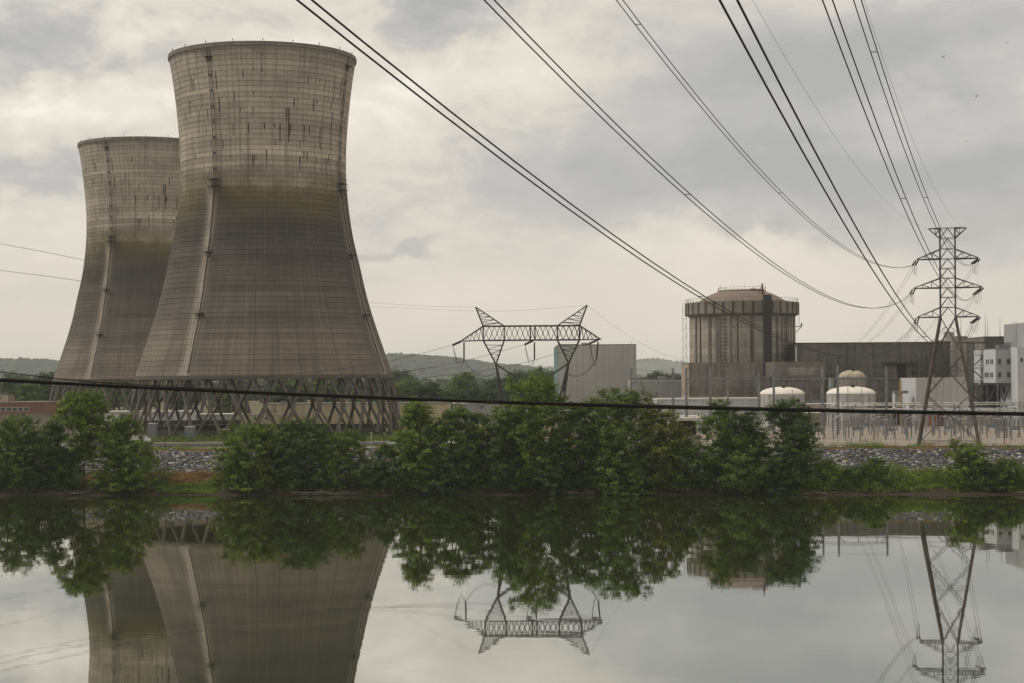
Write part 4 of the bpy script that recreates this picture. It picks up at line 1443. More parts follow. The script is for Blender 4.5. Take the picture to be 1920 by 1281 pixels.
t = thing('transformer', 'rust orange transformer at the left foot of the lattice pylon', 'transformer')
tx, ty = XU(1742, 545), 545
MB().box(tx, tx + 2.6, ty, ty + 2.5, 7.2, 10.6).build('tank', M['orange'], t)
MB().box(tx + 2.9, tx + 4.4, ty, ty + 2.5, 7.2, 11.0).build('tank', M['red'], t)
for k in range(3):
    MB().lathe([(.12, 0), (.25, .2), (.15, .4), (.25, .6), (.15, .8), (.05, 1.4)], 8, (tx + .6 + k * .8, ty + 1, 10.6)).build('bushing', M['insul_g'], t)
MB().box(tx - .4, tx + 5, ty - .3, ty + 2.9, 6.8, 7.2).build('plinth', M['conc_lt'], t)

# domed tanks
def tank(u, hw, vw, vt, D, name, lab, wm, rm, n=40):
    c = W(u, 760, D)
    r = hw / F * D
    zw = ZV(vw, D, u) - 7
    zt = ZV(vt, D, u) - 7
    t = thing(name, lab, 'tank', (c.x, c.y, 7))
    MB().lathe([(r, -.5), (r, zw)], n).build('wall', wm, t, True)
    pr = [(r + .12, zw - .15), (r + .12, zw)] + [(r * math.cos(a), zw + (zt - zw) * math.sin(a)) for a in np.linspace(.12, 1.57, 9)]
    pr[-1] = (.01, zt)
    MB().lathe(pr, n).build('roof', rm, t, True)
    MB().box(-.5, .5, -r * .45 - .5, -r * .45 + .5, zw + (zt - zw) * .8, zw + (zt - zw) * .8 + .9).build('hatch', M['stack'], t)
    MB().bar((0, 0, zt - .1), (0, 0, zt + 1), .12).build('vent', M['steel'], t)
    rl_ = MB()
    for k in range(4):
        rl_.bar((r + .6, -.4 + k * .3, 0), (r + .6, -.4 + k * .3, zw + .8), .05)
    rl_.box(r, r + 1.2, -.5, .9, zw - .1, zw)
    rl_.build('ladder', M['yard_steel'], t)
    for k in range(18):
        a = rad(k * 20)
        q = MB().box(-.08, .08, -r - .06, -r + .02, 0, zw - .2).build('wall_seam', M['grey_clad'], t)
        q.rotation_euler.z = a
    return t


tank(1466.5, 41.5, 738.5, 725.5, 572, 'storage_tank', 'white domed storage tank below the reactor', M['tank'], M['tank_roof'])
tank(1595.5, 45, 737.5, 724.5, 556, 'storage_tank', 'wider streaked white domed tank below the rusty dome', M['tank'], M['tank_roof'])
tank(1598, 25, 707, 694, 600, 'storage_tank', 'rusty cream domed tank rising behind the white tank', M['conc_lt'], M['old_dome'])
tank(1558.5, 4.5, 710, 707.5, 590, 'small_tank', 'narrow pale vertical tank left of the rusty dome', M['tank'], M['tank_roof'], 16)

# antennas on the hall roofs
for (u, vb, vt) in [(1848.5, 633, 588), (1853, 633, 601), (1876, 632, 597), (1802.5, 632, 597)]:
    t = thing('whip_antenna', {1848.5: 'tallest thin whip antenna above the brown block', 1853: 'shorter whip antenna right beside the tallest one', 1876: 'whip antenna nearest the tall pale building', 1802.5: 'whip antenna just right of the lattice pylon'}[u], 'antenna', (XU(u, 610), 610, ZV(vb, 610, u)))
    MB().tube([(0, 0, -.5), (0, 0, ZV(vt, 610, u) - ZV(vb, 610, u))], [.12, .05], 5).build('mast', M['yard_steel'], t)
    MB().box(-.2, .2, -.2, .2, -.5, .3).build('base', M['equip'], t)

# intake structure with black tarpaulin
t = thing('intake_structure', 'white concrete intake structure hung with black tarpaulin among the trees', 'structure')
D_ = 392
xa, xb = XU(1268, D_), XU(1316, D_)
MB().box(xa, xb, D_, D_ + 7, ZV(789, D_, 1290), ZV(783.5, D_, 1290)).build('roof_slab', M['trim'], t)
MB().box(XU(1306, D_), XU(1313, D_), D_ + .2, D_ + 6.5, ZV(812, D_, 1300), ZV(789, D_, 1300)).build('pier', M['white_wall'], t)
MB().box(XU(1294, D_), XU(1313, D_), D_ - .3, D_ + 6, 5.5, ZV(816, D_, 1300)).build('abutment', M['conc_lt'], t)
MB().box(xa, XU(1294, D_), D_ + .2, D_ + 6, 5.5, ZV(820, D_, 1300)).build('deck', M['conc_lt'], t)
tv, tf = [], []
nx_ = 14
for i in range(nx_ + 1):
    for j in range(5):
        xx = XU(1272 + (1305 - 1272) * i / nx_, D_)
        tv.append((xx, D_ + .3 + .25 * math.sin(i * 1.7) + .1 * j, ZV(789 + 27 * j / 4 + (1.5 * math.sin(i * .9) if j == 4 else 0), D_, 1290)))
for i in range(nx_):
    for j in range(4):
        a = i * 5 + j
        tf.append((a, a + 5, a + 6, a + 1))
o = mesh('tarpaulin', tv, tf, M['black'], t)
md = o.modifiers.new('thick', 'SOLIDIFY')
md.thickness = .06

# ------------------------------------------------------------------ switchyard
def gantry(lab, us, D, vt, braces, vbeam=711):
    x0 = XU(us[0], D, 750)
    t = thing('steel_gantry', lab, 'gantry', (x0, D, 7), 0, None)
    for u in us:
        xx = XU(u, D, 750) - x0
        MB().tube([(xx, 0, -.3), (xx, 0, ZV(vt, D, u) - 7)], [.42, .3], 8).build('post', M['yard_steel'], t)
        MB().box(xx - .7, xx + .7, -.7, .7, -.3, .35).build('footing', M['conc_lt'], t)
    zb = ZV(vbeam, D, us[0]) - 7
    zb2 = ZV(vbeam, D, us[-1]) - 7
    xl, xr = 0, XU(us[-1], D, 750) - x0
    MB().bar((xl, 0, zb), (xr, 0, zb), .35).build('beam', M['yard_steel'], t)
    for u, s_ in braces:
        xx = XU(u, D, 750) - x0
        MB().bar((xx, 0, zb - 1.6), (xx + s_ * 1.8, 0, zb - .1), .2).build('knee_brace', M['yard_steel'], t)
    for k in range(int((xr - xl) // 5)):
        xx = xl + 2.5 + k * 5
        MB().tube([(xx, 0, zb - .2), (xx, 0, zb - 1.8)], .1, 6).build('insulator_string', M['insul_g'], t)
    MB().tube([(xl, 0, ZV(vt + 1, D, us[0]) - 7), ((xl + xr) / 2, 0, ZV(vt + 5, D, us[0]) - 7), (xr, 0, ZV(vt + 1, D, us[-1]) - 7)], .03, 4).build('shield_wire', M['wire'], t)
    return t


gantry('steel gantry with two posts in front of the pale block', (1184, 1262), 484, 691, [(1184, 1), (1262, -1)])
gantry('steel gantry spanning in front of the reactor auxiliary block', (1287, 1332, 1423), 482, 690, [(1287, 1), (1332, 1), (1423, -1)])
gantry('steel gantry in front of the dark hall and domed tanks', (1451, 1542, 1571, 1662), 478, 686, [(1451, 1), (1571, 1), (1662, -1)])
t = thing('steel_pole', 'single thin steel pole between two thick gantry posts', 'pole', (XU(1365, 500), 500, 7))
MB().tube([(0, 0, -.3), (0, 0, ZV(691, 500, 1365) - 7)], [.3, .2], 8).build('shaft', M['yard_steel'], t)
MB().box(-.5, .5, -.5, .5, -.3, .3).build('footing', M['conc_lt'], t)

# tubular bus bars carried on supports
ins = MB().lathe([(.07, 0), (.14, .1), (.07, .2), (.14, .3), (.07, .4), (.14, .5), (.07, .6), (.14, .7), (.07, .8), (.14, .9), (.07, 1.0), (.05, 1.25)], 8)


def support(label, group, x, y, hp, kind=0, proto={}):
    key = (round(hp, 1), kind)
    if key not in proto:
        t = thing('bus_support', label, 'bus support', (x, y, 7), 0, group)
        MB().box(-.12, .12, -.12, .12, 0, hp).build('post', M['yard_steel'], t)
        MB().box(-.4, .4, -.4, .4, -.3, .25).build('footing', M['conc_lt'], t)
        if kind == 0:
            MB().bar((-1.6, 0, hp + .1), (1.6, 0, hp + .1), .22).build('crossarm', M['yard_steel'], t)
            for dx_ in (-1.4, 0, 1.4):
                o = ins.build('insulator', M['insul_g'], t, loc=(dx_, 0, hp + .2))
        elif kind == 1:
            ins.build('insulator', M['insul_g'], t, loc=(0, 0, hp))
        elif kind == 2:                                              # disconnect switch on two legs
            MB().box(2.88, 3.12, -.12, .12, 0, hp).build('post', M['yard_steel'], t)
            MB().box(2.6, 3.4, -.4, .4, -.3, .25).build('footing', M['conc_lt'], t)
            MB().bar((-.8, 0, hp + .12), (3.8, 0, hp + .12), .18).build('switch_frame', M['yard_steel'], t)
            for dx_ in (-.5, 1.5, 3.5):
                ins.build('insulator', M['insul_g'], t, loc=(dx_, 0, hp + .25))
            MB().bar((-.5, 0, hp + 1.5), (1.4, 0, hp + 2.4), .12).build('switch_blade', M['bus'], t)
            MB().bar((1.5, 0, hp + 1.5), (3.5, 0, hp + 1.5), .12).build('switch_blade', M['bus'], t)
        proto[key] = t
        return t
    t = copy_tree(proto[key])
    t.location = (x, y, 7)
    t['label'] = label
    t['group'] = group
    return t


def where(u):
    for a, w_ in ((1300, 'beside the intake structure'), (1345, 'below the reactor building'), (1420, 'between the reactor and the airy tree'), (1450, 'left of the first white tank'), (1510, 'before the first white tank'), (1548, 'between the two white tanks'),
                  (1572, 'at the left side of the wider tank'), (1600, 'before the middle of the wider tank'), (1645, 'at the right side of the wider tank'), (1680, 'right of the wider tank'), (1715, 'left of the pylon feet'), (1745, 'at the left pylon foot'),
                  (1775, 'between the pylon feet, left half'), (1810, 'between the pylon feet, right half'), (1840, 'at the right pylon foot'), (1870, 'below the stair tower'), (1900, 'below the office stilts')):
        if u < a:
            return w_
    return 'at the right edge of the yard'


def depthw(D): return 'front row' if D < 445 else 'second row' if D < 475 else 'middle row' if D < 510 else 'back row' if D < 532 else 'rearmost row'


LAB = {0: ('grey steel post carrying three insulators under a bus tube', 'three insulator posts of the switchyard'),
       1: ('slim grey post with one insulator in the sandy switchyard', 'single insulator posts of the switchyard'),
       2: ('two legged disconnect switch in the sandy switchyard', 'two legged switches of the switchyard')}
for (D, v_bus, us, kd) in [(540, 757, range(1508, 1925, 46), 0), (528, 768, range(1512, 1925, 52), 0), (505, 772, range(1520, 1925, 40), 1), (470, 780, range(1505, 1925, 62), 2), (462, 768, range(1525, 1925, 57), 1), (515, 775, range(1500, 1925, 37), 1), (545, 766, range(1490, 1925, 33), 1), (494, 776, range(1510, 1925, 68), 2), (445, 784, range(1590, 1925, 57), 0), (480, 772, range(1540, 1925, 43), 1),
                           (452, 790, range(1530, 1925, 44), 1), (438, 786, range(1560, 1925, 74), 2), (425, 795, range(1515, 1925, 95), 1), (490, 780, range(1300, 1480, 30), 1), (520, 770, range(1290, 1500, 45), 2)]:
    hp = ZV(v_bus, D, 1700) - 7
    hp = hp - (1.45 if kd == 0 else 1.25 if kd == 1 else 1.5)
    for i, u in enumerate(us):
        uu = u + rng.uniform(-5, 5)
        support(('three insulator post ', 'single insulator post ', 'two legged switch ')[kd] + where(uu) + ', ' + depthw(D), LAB[kd][1], XU(uu, D, 790), D + rng.uniform(-2, 2), round(hp * 2) / 2, kd)
for (D, v_bus, u0, u1, dy_, lab) in [(540, 756, 1500, 1990, 0, 'rearmost and highest pale bus tube across the switchyard'), (538, 759.5, 1560, 1990, 0, 'second pale bus tube just below the highest'),
                                     (528, 767, 1480, 1990, 0, 'long pale bus tube level with the pylon waist bracing'), (526, 770, 1640, 1990, 0, 'pale bus tube close below the long one'),
                                     (505, 773, 1500, 1990, 0, 'lowest continuous bus tube in the switchyard')]:
    z = ZV(v_bus, D, 1700)
    t = thing('bus_tube', lab, 'bus tube', (XU(u0, D), D, z))
    L_ = XU(u1, D) - XU(u0, D)
    MB().tube([(0, 0, 0), (L_, 0, 0)], .17, 8).build('tube', M['bus'], t, True)
    cl = None
    for k in range(int(L_ // 6)):
        MB().box(k * 6 + .8, k * 6 + 1.2, -.25, .25, -.35, .2).build('clamp', M['yard_steel'], t)
# circuit breakers
cbp = None
for i, (u, D) in enumerate([(1536, 446), (1608, 458), (1668, 445), (1780, 462), (1858, 470), (1878, 440), (1902, 448), (1700, 480), (1620, 500), (1330, 500), (1380, 505)]):
    lab = 'grey breaker box with leaning bushings ' + where(u) + ', ' + depthw(D)
    if cbp is None:
        t = cbp = thing('circuit_breaker', lab, 'circuit breaker', (XU(u, D), D, 7), 0, 'circuit breakers of the switchyard')
        for xx in (-1.2, 1.2):
            MB().box(xx - .12, xx + .12, -.5, .5, -.2, 1.8).build('leg', M['yard_steel'], t)
        MB().box(-1.4, 1.4, -.5, .5, 1.9, 2.6).build('housing', M['equip'], t)
        for dx_ in (-1.1, 0, 1.1):
            for s_ in (-1, 1):
                MB().tube([(dx_, .2 * s_, 2.6), (dx_ + .45 * s_, .4 * s_, 5.2)], [.2, .1], 7).build('bushing', M['insul_g'], t)
    else:
        t = copy_tree(cbp)
        t.location = (XU(u, D), D, 7)
        t['label'] = lab
# bollards and cream cabinets at the right yard edge
bp = None
for u in (1588, 1596, 1674, 1848, 1851):
    if bp is None:
        bp = t = thing('yellow_bollard', 'short yellow post ' + where(u), 'bollard', (XU(u, 430), 430 + (u % 7) * 9, 7), 0, 'yellow posts of the yard')
        MB().tube([(0, 0, 0), (0, 0, 1.6)], .14, 8).build('shaft', M['yellow'], t)
        MB().lathe([(.16, 1.6), (.1, 1.72), (.01, 1.75)], 8).build('top', M['trim'], t)
    else:
        t = copy_tree(bp)
        t['label'] = ('short yellow post ' + where(u)) if u < 1850 else 'short yellow post right beside another below the stair tower'
        t.location = (XU(u, 470), 440 + (u % 7) * 9, 7)

# chain link fence along the dike
def fence(lab, u0, u1, D, step, m='yard_steel', h=2.3):
    x0, x1 = XU(u0, D), XU(u1, D)
    t = thing('wire_fence', lab, 'fence', (x0, D, 0))
    n_ = int((x1 - x0) / step)
    pm = MB().tube([(0, 0, -.3), (0, 0, h)], .055, 6)
    wires = MB()
    first = None
    for k in range(n_ + 1):
        xx = k * step
        yy = float(bank(x0 + xx)) + 42.5 - D
        zz = gz(x0 + xx, D + yy)
        if first is None:
            first = pm.build('fence_post', M[m], t, loc=(xx, yy, zz))
        else:
            share(first, 'fence_post', t, loc=(xx, yy, zz))
        if k < n_:
            y2 = float(bank(x0 + xx + step)) + 42.5 - D
            z2 = gz(x0 + xx + step, D + y2)
            for q in np.linspace(.15, h - .1, 8):
                wires.bar((xx, yy, zz + q), (xx + step, y2, z2 + q), .014)
            for q in np.linspace(.1, .9, 9):
                wires.bar((xx + step * q, yy + (y2 - yy) * q, zz), (xx + step * q, yy + (y2 - yy) * q, zz + h - .1), .012)
    o = wires.build('wire_mesh', M[m], t)
    o['kind'] = 'stuff'
    return t


fence('wire fence along the top of the right rock slope', 1490, 1990, 382, 3.0)
fence('wire fence along the left dike beside the road', -60, 760, 395, 3.0)
# guard rail beside the road
t = thing('guard_rail', 'blue grey guard rail along the road below the large tower', 'guard rail', (XU(120, 420), 420, 0))
x0 = XU(120, 420)
for k in range(28):
    MB().box(k * 2.8 - .06, k * 2.8 + .06, .05, .17, gz(x0 + k * 2.8, 420), 7.95).build('post', M['yard_steel'], t)
MB().box(-.3, 27 * 2.8 + .3, -.02, .045, 7.55, 7.95).build('rail', M['equip'], t)

# small poles along the road
for (u, D, vt, lab, mm) in [(309, 410, 799, 'thin dark pole by the road left of the light green tree', 'bark'), (637, 440, 757, 'slender lamp pole before the cream wall', 'yard_steel'), (696, 408, 812, 'short cream pole by the road below the tower', 'cream'),
                            (895, 560, 757, 'thin pole before the low pale shed', 'yard_steel'), (912, 560, 757, 'thin pole right of the first at the pale shed', 'yard_steel'), (377, 640, 752, 'thin lamp pole seen inside the tower legs', 'yard_steel'),
                            (1486, 560, 733, 'thin mast between the two white tanks', 'yard_steel'), (1522, 540, 735, 'thin lightning mast left of the wider tank', 'yard_steel'), (1616, 520, 706, 'thin lightning mast in front of the wider tank', 'yard_steel'), (1590, 520, 706, 'thin lightning mast before the middle of the wider tank', 'yard_steel'),
                            (1883, 400, 788, 'short dark lamp pole at the right end of the yard', 'bark')]:
    x0, z0 = XU(u, D), gz(XU(u, D), D)
    t = thing('thin_pole', lab, 'pole', (x0, D, z0))
    hgt = ZV(vt, D, u) - z0
    MB().tube([(0, 0, -.3), (0, 0, hgt)], [.13, .07], 6).build('shaft', M[mm], t)
    MB().box(-.25, .25, -.15, .15, hgt, hgt + .18).build('head', M[mm], t)

# white van on the road
vx = XU(262, 436)
t = thing('parked_van', 'white van parked on the road left of the tower legs', 'van', (vx, 436, gz(vx, 436) + .24))
body = [(-2.5, .35), (-2.5, 2.0), (-2.3, 2.15), (1.2, 2.15), (1.9, 1.35), (2.5, 1.15), (2.6, .35)]
v_, f_ = [], []
for yy in (-.95, .95):
    v_ += [(a, yy, b_) for a, b_ in body]
k = len(body)
f_ = [tuple(range(k)), tuple(range(2 * k - 1, k - 1, -1))] + [((i + 1) % k, i, i + k, (i + 1) % k + k) for i in range(k)]
mesh('body', v_, f_, M['trim'], t)
for xx in (-1.6, 1.6):
    for yy in (-.9, .9):
        w_ = MB().tube([(xx, yy - .1, .35), (xx, yy + .1, .35)], .35, 14).build('wheel', M['cable'], t)
MB().box(-.2, 1.0, -.97, -.952, 1.3, 1.9).build('side_window', M['glass'], t)

# ------------------------------------------------------------------ right lattice pylon
PB = Vector((XU(1777.5, 388, 600), 388.0, 7.2))
t = thing('transmission_pylon', 'tall narrow lattice pylon with three pairs of arms, at right', 'pylon', tuple(PB), -rad(15))
PY = t


def lb_(z):        # half width of the body at height z
    return 1.60 if z >= 28.3 else 1.60 + (28.3 - z) / 28.3 * 4.9


def cor(z, k, hw=None):
    w = lb_(z) if hw is None else hw
    sx, sy = ((-1, -1), (1, -1), (1, 1), (-1, 1))[k]
    return (sx * w, sy * w, z)


H = {'top': 47.7, 'a1': 41.0, 'a2': 34.7, 'a3': 28.3}
for k in range(4):
    MB().bar(cor(-.3, k), cor(28.3, k), .42).build('leg', M['steel_rust'], t)
    MB().bar(cor(28.3, k), cor(H['top'], k), .30).build('leg', M['steel'], t)
    MB().box(cor(0, k)[0] - .7, cor(0, k)[0] + .7, cor(0, k)[1] - .7, cor(0, k)[1] + .7, -.8, .25).build('footing', M['conc_lt'], t)


def brace(p, q, w=.16, m='steel'):
    MB().bar(p, q, w, w * .7).build('brace', M[m], t)


lev = [28.3, 30.4, 32.6, 34.7, 36.8, 38.9, 41.0, 43.2, 45.5, 47.7]
for i in range(len(lev) - 1):
    z0, z1 = lev[i], lev[i + 1]
    for k in range(4):
        a, b_ = cor(z0, k), cor(z0, (k + 1) % 4)
        brace(cor(z1, k), cor(z1, (k + 1) % 4), .15)
        c1, c2 = cor(z1, k), cor(z1, (k + 1) % 4)
        mid_ = tuple((Vector(c1) + Vector(c2)) / 2)
        brace(a, mid_, .15)
        brace(b_, mid_, .15)
lev2 = [(28.3, 20.0), (20.0, 11.2), (11.2, 1.0)]
for z1, z0 in lev2:
    for k in range(4):
        a0, b0, a1, b1 = cor(z0, k), cor(z0, (k + 1) % 4), cor(z1, k), cor(z1, (k + 1) % 4)
        brace(a0, b1, .20)
        brace(b0, a1, .20)
        zx = z0 + (z1 - z0) * lb_(z0) / (lb_(z0) + lb_(z1))
        mid_ = (Vector(a0) + (Vector(b1) - Vector(a0)) * ((zx - z0) / (z1 - z0)))
        ze = zx
        if z1 < 28:
            brace(cor(ze, k), cor(ze, (k + 1) % 4), .13)
        for (s0, s1) in ((a0, b1), (b0, a1)):
            for f1 in (.25, .75):
                pq = Vector(s0) + (Vector(s1) - Vector(s0)) * f1
                near = cor(pq.z + (1.6 if f1 < .5 else -1.6), k if (pq - Vector(a0)).length < (pq - Vector(b0)).length else (k + 1) % 4)
                brace(tuple(pq), near, .1)
brace(cor(1.0, 0), cor(1.0, 1), .2)
brace(cor(1.0, 2), cor(1.0, 3), .2)
# crossarms
ARM = {}
for nm, zz, half in (('a1', 41.0, 6.55), ('a2', 34.7, 7.25), ('a3', 28.3, 6.55)):
    for s_ in (-1, 1):
        mb = MB()
        tip = (s_ * half, 0, zz)
        for sy in (-1, 1):
            mb.bar((s_ * 1.6, sy * 1.6, zz), (s_ * half, sy * .12, zz), .24)
            mb.bar((s_ * 1.6, sy * 1.6, zz + 2.1), (s_ * half, sy * .1, zz + .1), .16)
            for f1 in (.33, .66):
                xx = 1.6 + (half - 1.6) * f1
                yy = 1.6 + (.1 - 1.6) * f1
                mb.bar((s_ * xx, sy * yy, zz), (s_ * xx, sy * yy, zz + 2.1 * (1 - f1)), .09)
                mb.bar((s_ * (xx - (half - 1.6) * .33), sy * (yy + .5), zz), (s_ * xx, sy * yy, zz + 2.1 * (1 - f1)), .09)
        for f1 in (.25, .5, .75):
            xx = 1.6 + (half - 1.6) * f1
            yy = 1.6 * (1 - f1)
            mb.bar((s_ * xx, -yy, zz), (s_ * xx, yy, zz), .09)
        mb.build('crossarm', M['steel'], t)
        ARM[(nm, s_)] = tip
for s_ in (-1, 1):
    mb = MB()
    for sy in (-1, 1):
        mb.bar((s_ * 1.6, sy * 1.6, 47.7), (s_ * 4.0, 0, 47.7), .2)
        mb.bar((s_ * 1.6, sy * 1.6, 45.5), (s_ * 4.0, 0, 47.65), .16)
        mb.bar((s_ * 2.6, sy * .9, 47.7), (s_ * 2.6, sy * .9, 46.3), .09)
        mb.bar((s_ * 1.6, sy * 1.6, 47.7), (s_ * 2.6, sy * .9, 46.3), .09)
    mb.build('peak_arm', M['steel'], t)
bpy.context.view_layer.update()
MW = PY.matrix_world.copy()
HD = rad(16)
toward = Vector((-math.sin(HD), -math.cos(HD), -.10))
away = Vector((.16, .98, -.16)).normalized()


def to_local(p): return MW.inverted() @ Vector(p)


# insulator strings and jumper loops; conductors towards the near shore
# measured spans: start height z0, slope, curvature, heading in degrees
SPANS = {('a3', -1): (-0.107663, 0.000318, 16.1), ('a2', -1): (-0.100096, 0.000318, 16.3), ('a1', -1): (-0.088026, 0.000385, 17.4),
         ('a3', 1): (-0.094367, 0.000261, 15.6), ('a2', 1): (-0.078308, 0.000262, 15.9), ('a1', 1): (-0.081942, 0.000285, 16.0)}
P3 = {('a3', -1): (88.82, 389.83, 34.41), ('a2', -1): (87.88, 390.11, 40.75), ('a1', -1): (88.47, 389.96, 47.06), ('a3', 1): (100.16, 386.6, 34.22), ('a2', 1): (100.74, 386.44, 40.37), ('a1', 1): (100.47, 386.54, 47.1)}
WLAB = {('a3', -1): 'lowest and leftmost twin conductor, crossing in front of the reactor', ('a2', -1): 'second twin conductor from the left, ending on the left middle arm', ('a1', -1): 'third twin conductor from the left, ending on the left upper arm',
        ('a3', 1): 'fourth twin conductor, dropping steeply behind the pylon leg', ('a2', 1): 'fifth twin conductor, running to the right middle arm', ('a1', 1): 'rightmost twin conductor, running to the right upper arm'}
SPC = {('a3', -1): (270, 120), ('a2', -1): (265, 80), ('a1', -1): (262, 190), ('a3', 1): (228, 70), ('a2', 1): (250, 120), ('a1', 1): (270, 120, 200)}
for key, (a_, b_, hd) in SPANS.items():
    tip = MW @ Vector(ARM[key])
    hd = rad(hd)
    d = Vector((-math.sin(hd), -math.cos(hd), 0))
    perp = Vector((d.y, -d.x, 0))
    p3 = Vector(P3[key])
    start = p3 + d * 1.2
    start.z = p3.z + a_ * 1.2
    for off in (-.28, .28):
        q = start + perp * off
        MB().tube([to_local(tip + Vector((0, 0, -.2)) + perp * off), to_local(q)], .17, 7).build('insulator_string', M['insul'], PY)
    MB().bar(to_local(start + perp * .4), to_local(start - perp * .4), .18).build('yoke_plate', M['steel'], PY)
    w = thing('twin_conductor', WLAB[key], 'power line', tuple(start), 0, 'twin conductors coming over the river')
    tt = np.concatenate([np.linspace(1.2, 60, 12), np.linspace(70, 440, 38)])
    for off in (-.24, .24):
        pts = [p3 + d * float(q) + perp * off + Vector((0, 0, a_ * q + b_ * q * q)) - start for q in tt]
        MB().tube(pts, .040, 5).build('wire', M['wire'], w, True)
    for q in SPC[key]:
        c_ = p3 + d * q + Vector((0, 0, a_ * q + b_ * q * q)) - start
        MB().bar(c_ - perp * .27, c_ + perp * .27, .05).build('spacer', M['wire'], w)
    # onward span towards the hall, ending on its roof line
    back = tip + away * 3.2
    for off in (-.28, .28):
        MB().tube([to_local(tip + Vector((0, 0, -.2)) + perp * off), to_local(back + perp * off)], .13, 6).build('insulator_string', M['insul'], PY)
    for off in (-.22, .22):
        lo = []
        for q in np.linspace(0, 1, 9):
            c_ = start.lerp(back, q) + perp * off
            c_.z -= 2.6 * 4 * q * (1 - q) * (.9 if off > 0 else 1.0)
            lo.append(to_local(c_))
        MB().tube(lo, .03, 4).build('jumper_loop', M['wire'], PY)
    endp = W({('a1', -1): 1603, ('a2', -1): 1616, ('a3', -1): 1680, ('a1', 1): 1708, ('a2', 1): 1730, ('a3', 1): 1796}[key], 647, 655)
    w2 = thing('twin_conductor', {('a3', -1): 'thin twin span from the left lower arm to the hall', ('a2', -1): 'thin twin span from the left middle arm to the hall', ('a1', -1): 'thin twin span from the left upper arm to the hall',
                                  ('a3', 1): 'thin twin span from the right lower arm to the hall', ('a2', 1): 'thin twin span from the right middle arm to the hall', ('a1', 1): 'thin twin span from the right upper arm to the hall'}[key], 'power line', tuple(back), 0, 'twin spans from the pylon to the hall')
    for off in (-.35, .35):
        pts = []
        for q in np.linspace(0, 1, 22):
            c_ = back.lerp(endp, q) + perp * off
            c_.z -= 2.0 * 4 * q * (1 - q)
            pts.append(c_ - back)
        MB().tube(pts, .035, 4).build('wire', M['wire'], w2, True)
    for q in (.3, .7):
        c_ = back.lerp(endp, q) - back
        c_.z -= 2.0 * 4 * q * (1 - q)
        MB().bar(c_ - perp * .38, c_ + perp * .38, .05).build('spacer', M['wire'], w2)
for (p3, a_, b_, hd, lab) in [((91.71, 389.06, 54.81), -0.065878, 0.000397, 17.6, 'thin shield wire ending at the left tip of the pylon top'), ((98.9, 387.0, 54.82), -0.050291, 0.000551, 17.6, 'thin shield wire ending at the right tip of the pylon top')]:
    hd = rad(hd)
    d = Vector((-math.sin(hd), -math.cos(hd), 0))
    w = MB().tube([d * float(q) + Vector((0, 0, a_ * q + b_ * q * q)) for q in np.linspace(0, 390, 50)], .018, 4).build('shield_wire', M['wire'], None, True, loc=p3)
    tag(w, lab, 'wire', 'shield wires over the river')

# ------------------------------------------------------------------ horned pylon
KD = 396.0
def K(u, v): return Vector((XU(u, KD, v), 0, ZV(v, KD, u)))


t = thing('horned_pylon', 'wide horned lattice pylon standing behind the tallest tree', 'pylon', (0, KD, 0))
HW = 1.3
def kbar(name, p, q, w, m='steel'):
    for s_ in (-1, 1):
        MB().bar((p.x, s_ * HW, p.z), (q.x, s_ * HW, q.z), w).build(name, M[m], t)


# beam chords: top v 611, bottom v 638.5
beam_u = [906, 917, 927, 937, 945.5, 955, 965, 975, 985, 994.5, 1003, 1013, 1023, 1033, 1045, 1056, 1067, 1077, 1086.5]
top = lambda u: K(u, 612 - (u - 906) * .007)
bot = lambda u: K(u, 638.5 - (u - 906) * .007)
kbar('chord', top(906), top(1086.5), .30)
kbar('chord', bot(906), bot(1086.5), .30)
for i in range(len(beam_u) - 1):
    u0, u1 = beam_u[i], beam_u[i + 1]
    kbar('brace', bot(u0), top(u1), .10)
    kbar('brace', top(u0), bot(u1), .10)
for u in (906, 945.5, 994.5, 1003, 1045, 1086.5):
    kbar('post', bot(u), top(u), .26)
for u in beam_u[::2]:
    for pp in (top(u), bot(u)):
        MB().bar((pp.x, -HW, pp.z), (pp.x, HW, pp.z), .13).build('brace', M['steel'], t)
# cantilever ends
lt, rt = K(864, 640), K(1126.5, 636.5)
for tip, u in ((lt, 906), (rt, 1086.5)):
    for s_ in (-1, 1):
        MB().bar((top(u).x, s_ * HW, top(u).z), (tip.x, s_ * .15, tip.z), .24).build('chord', M['steel'], t)
        MB().bar((bot(u).x, s_ * HW, bot(u).z), (tip.x, s_ * .15, tip.z), .22).build('chord', M['steel'], t)
        n_ = 5
        for k in range(n_):
            f0, f1 = k / n_, (k + .5) / n_
            a_ = bot(u).lerp(tip, f0)
            b_ = top(u).lerp(tip, f1)
            c_ = bot(u).lerp(tip, min(1, (k + 1) / n_))
            y0_, y1_, y2_ = s_ * HW * (1 - f0), s_ * HW * (1 - f1), s_ * HW * (1 - (k + 1) / n_)
            MB().bar((a_.x, y0_, a_.z), (b_.x, y1_, b_.z), .075).build('brace', M['steel'], t)
            MB().bar((b_.x, y1_, b_.z), (c_.x, y2_, c_.z), .075).build('brace', M['steel'], t)
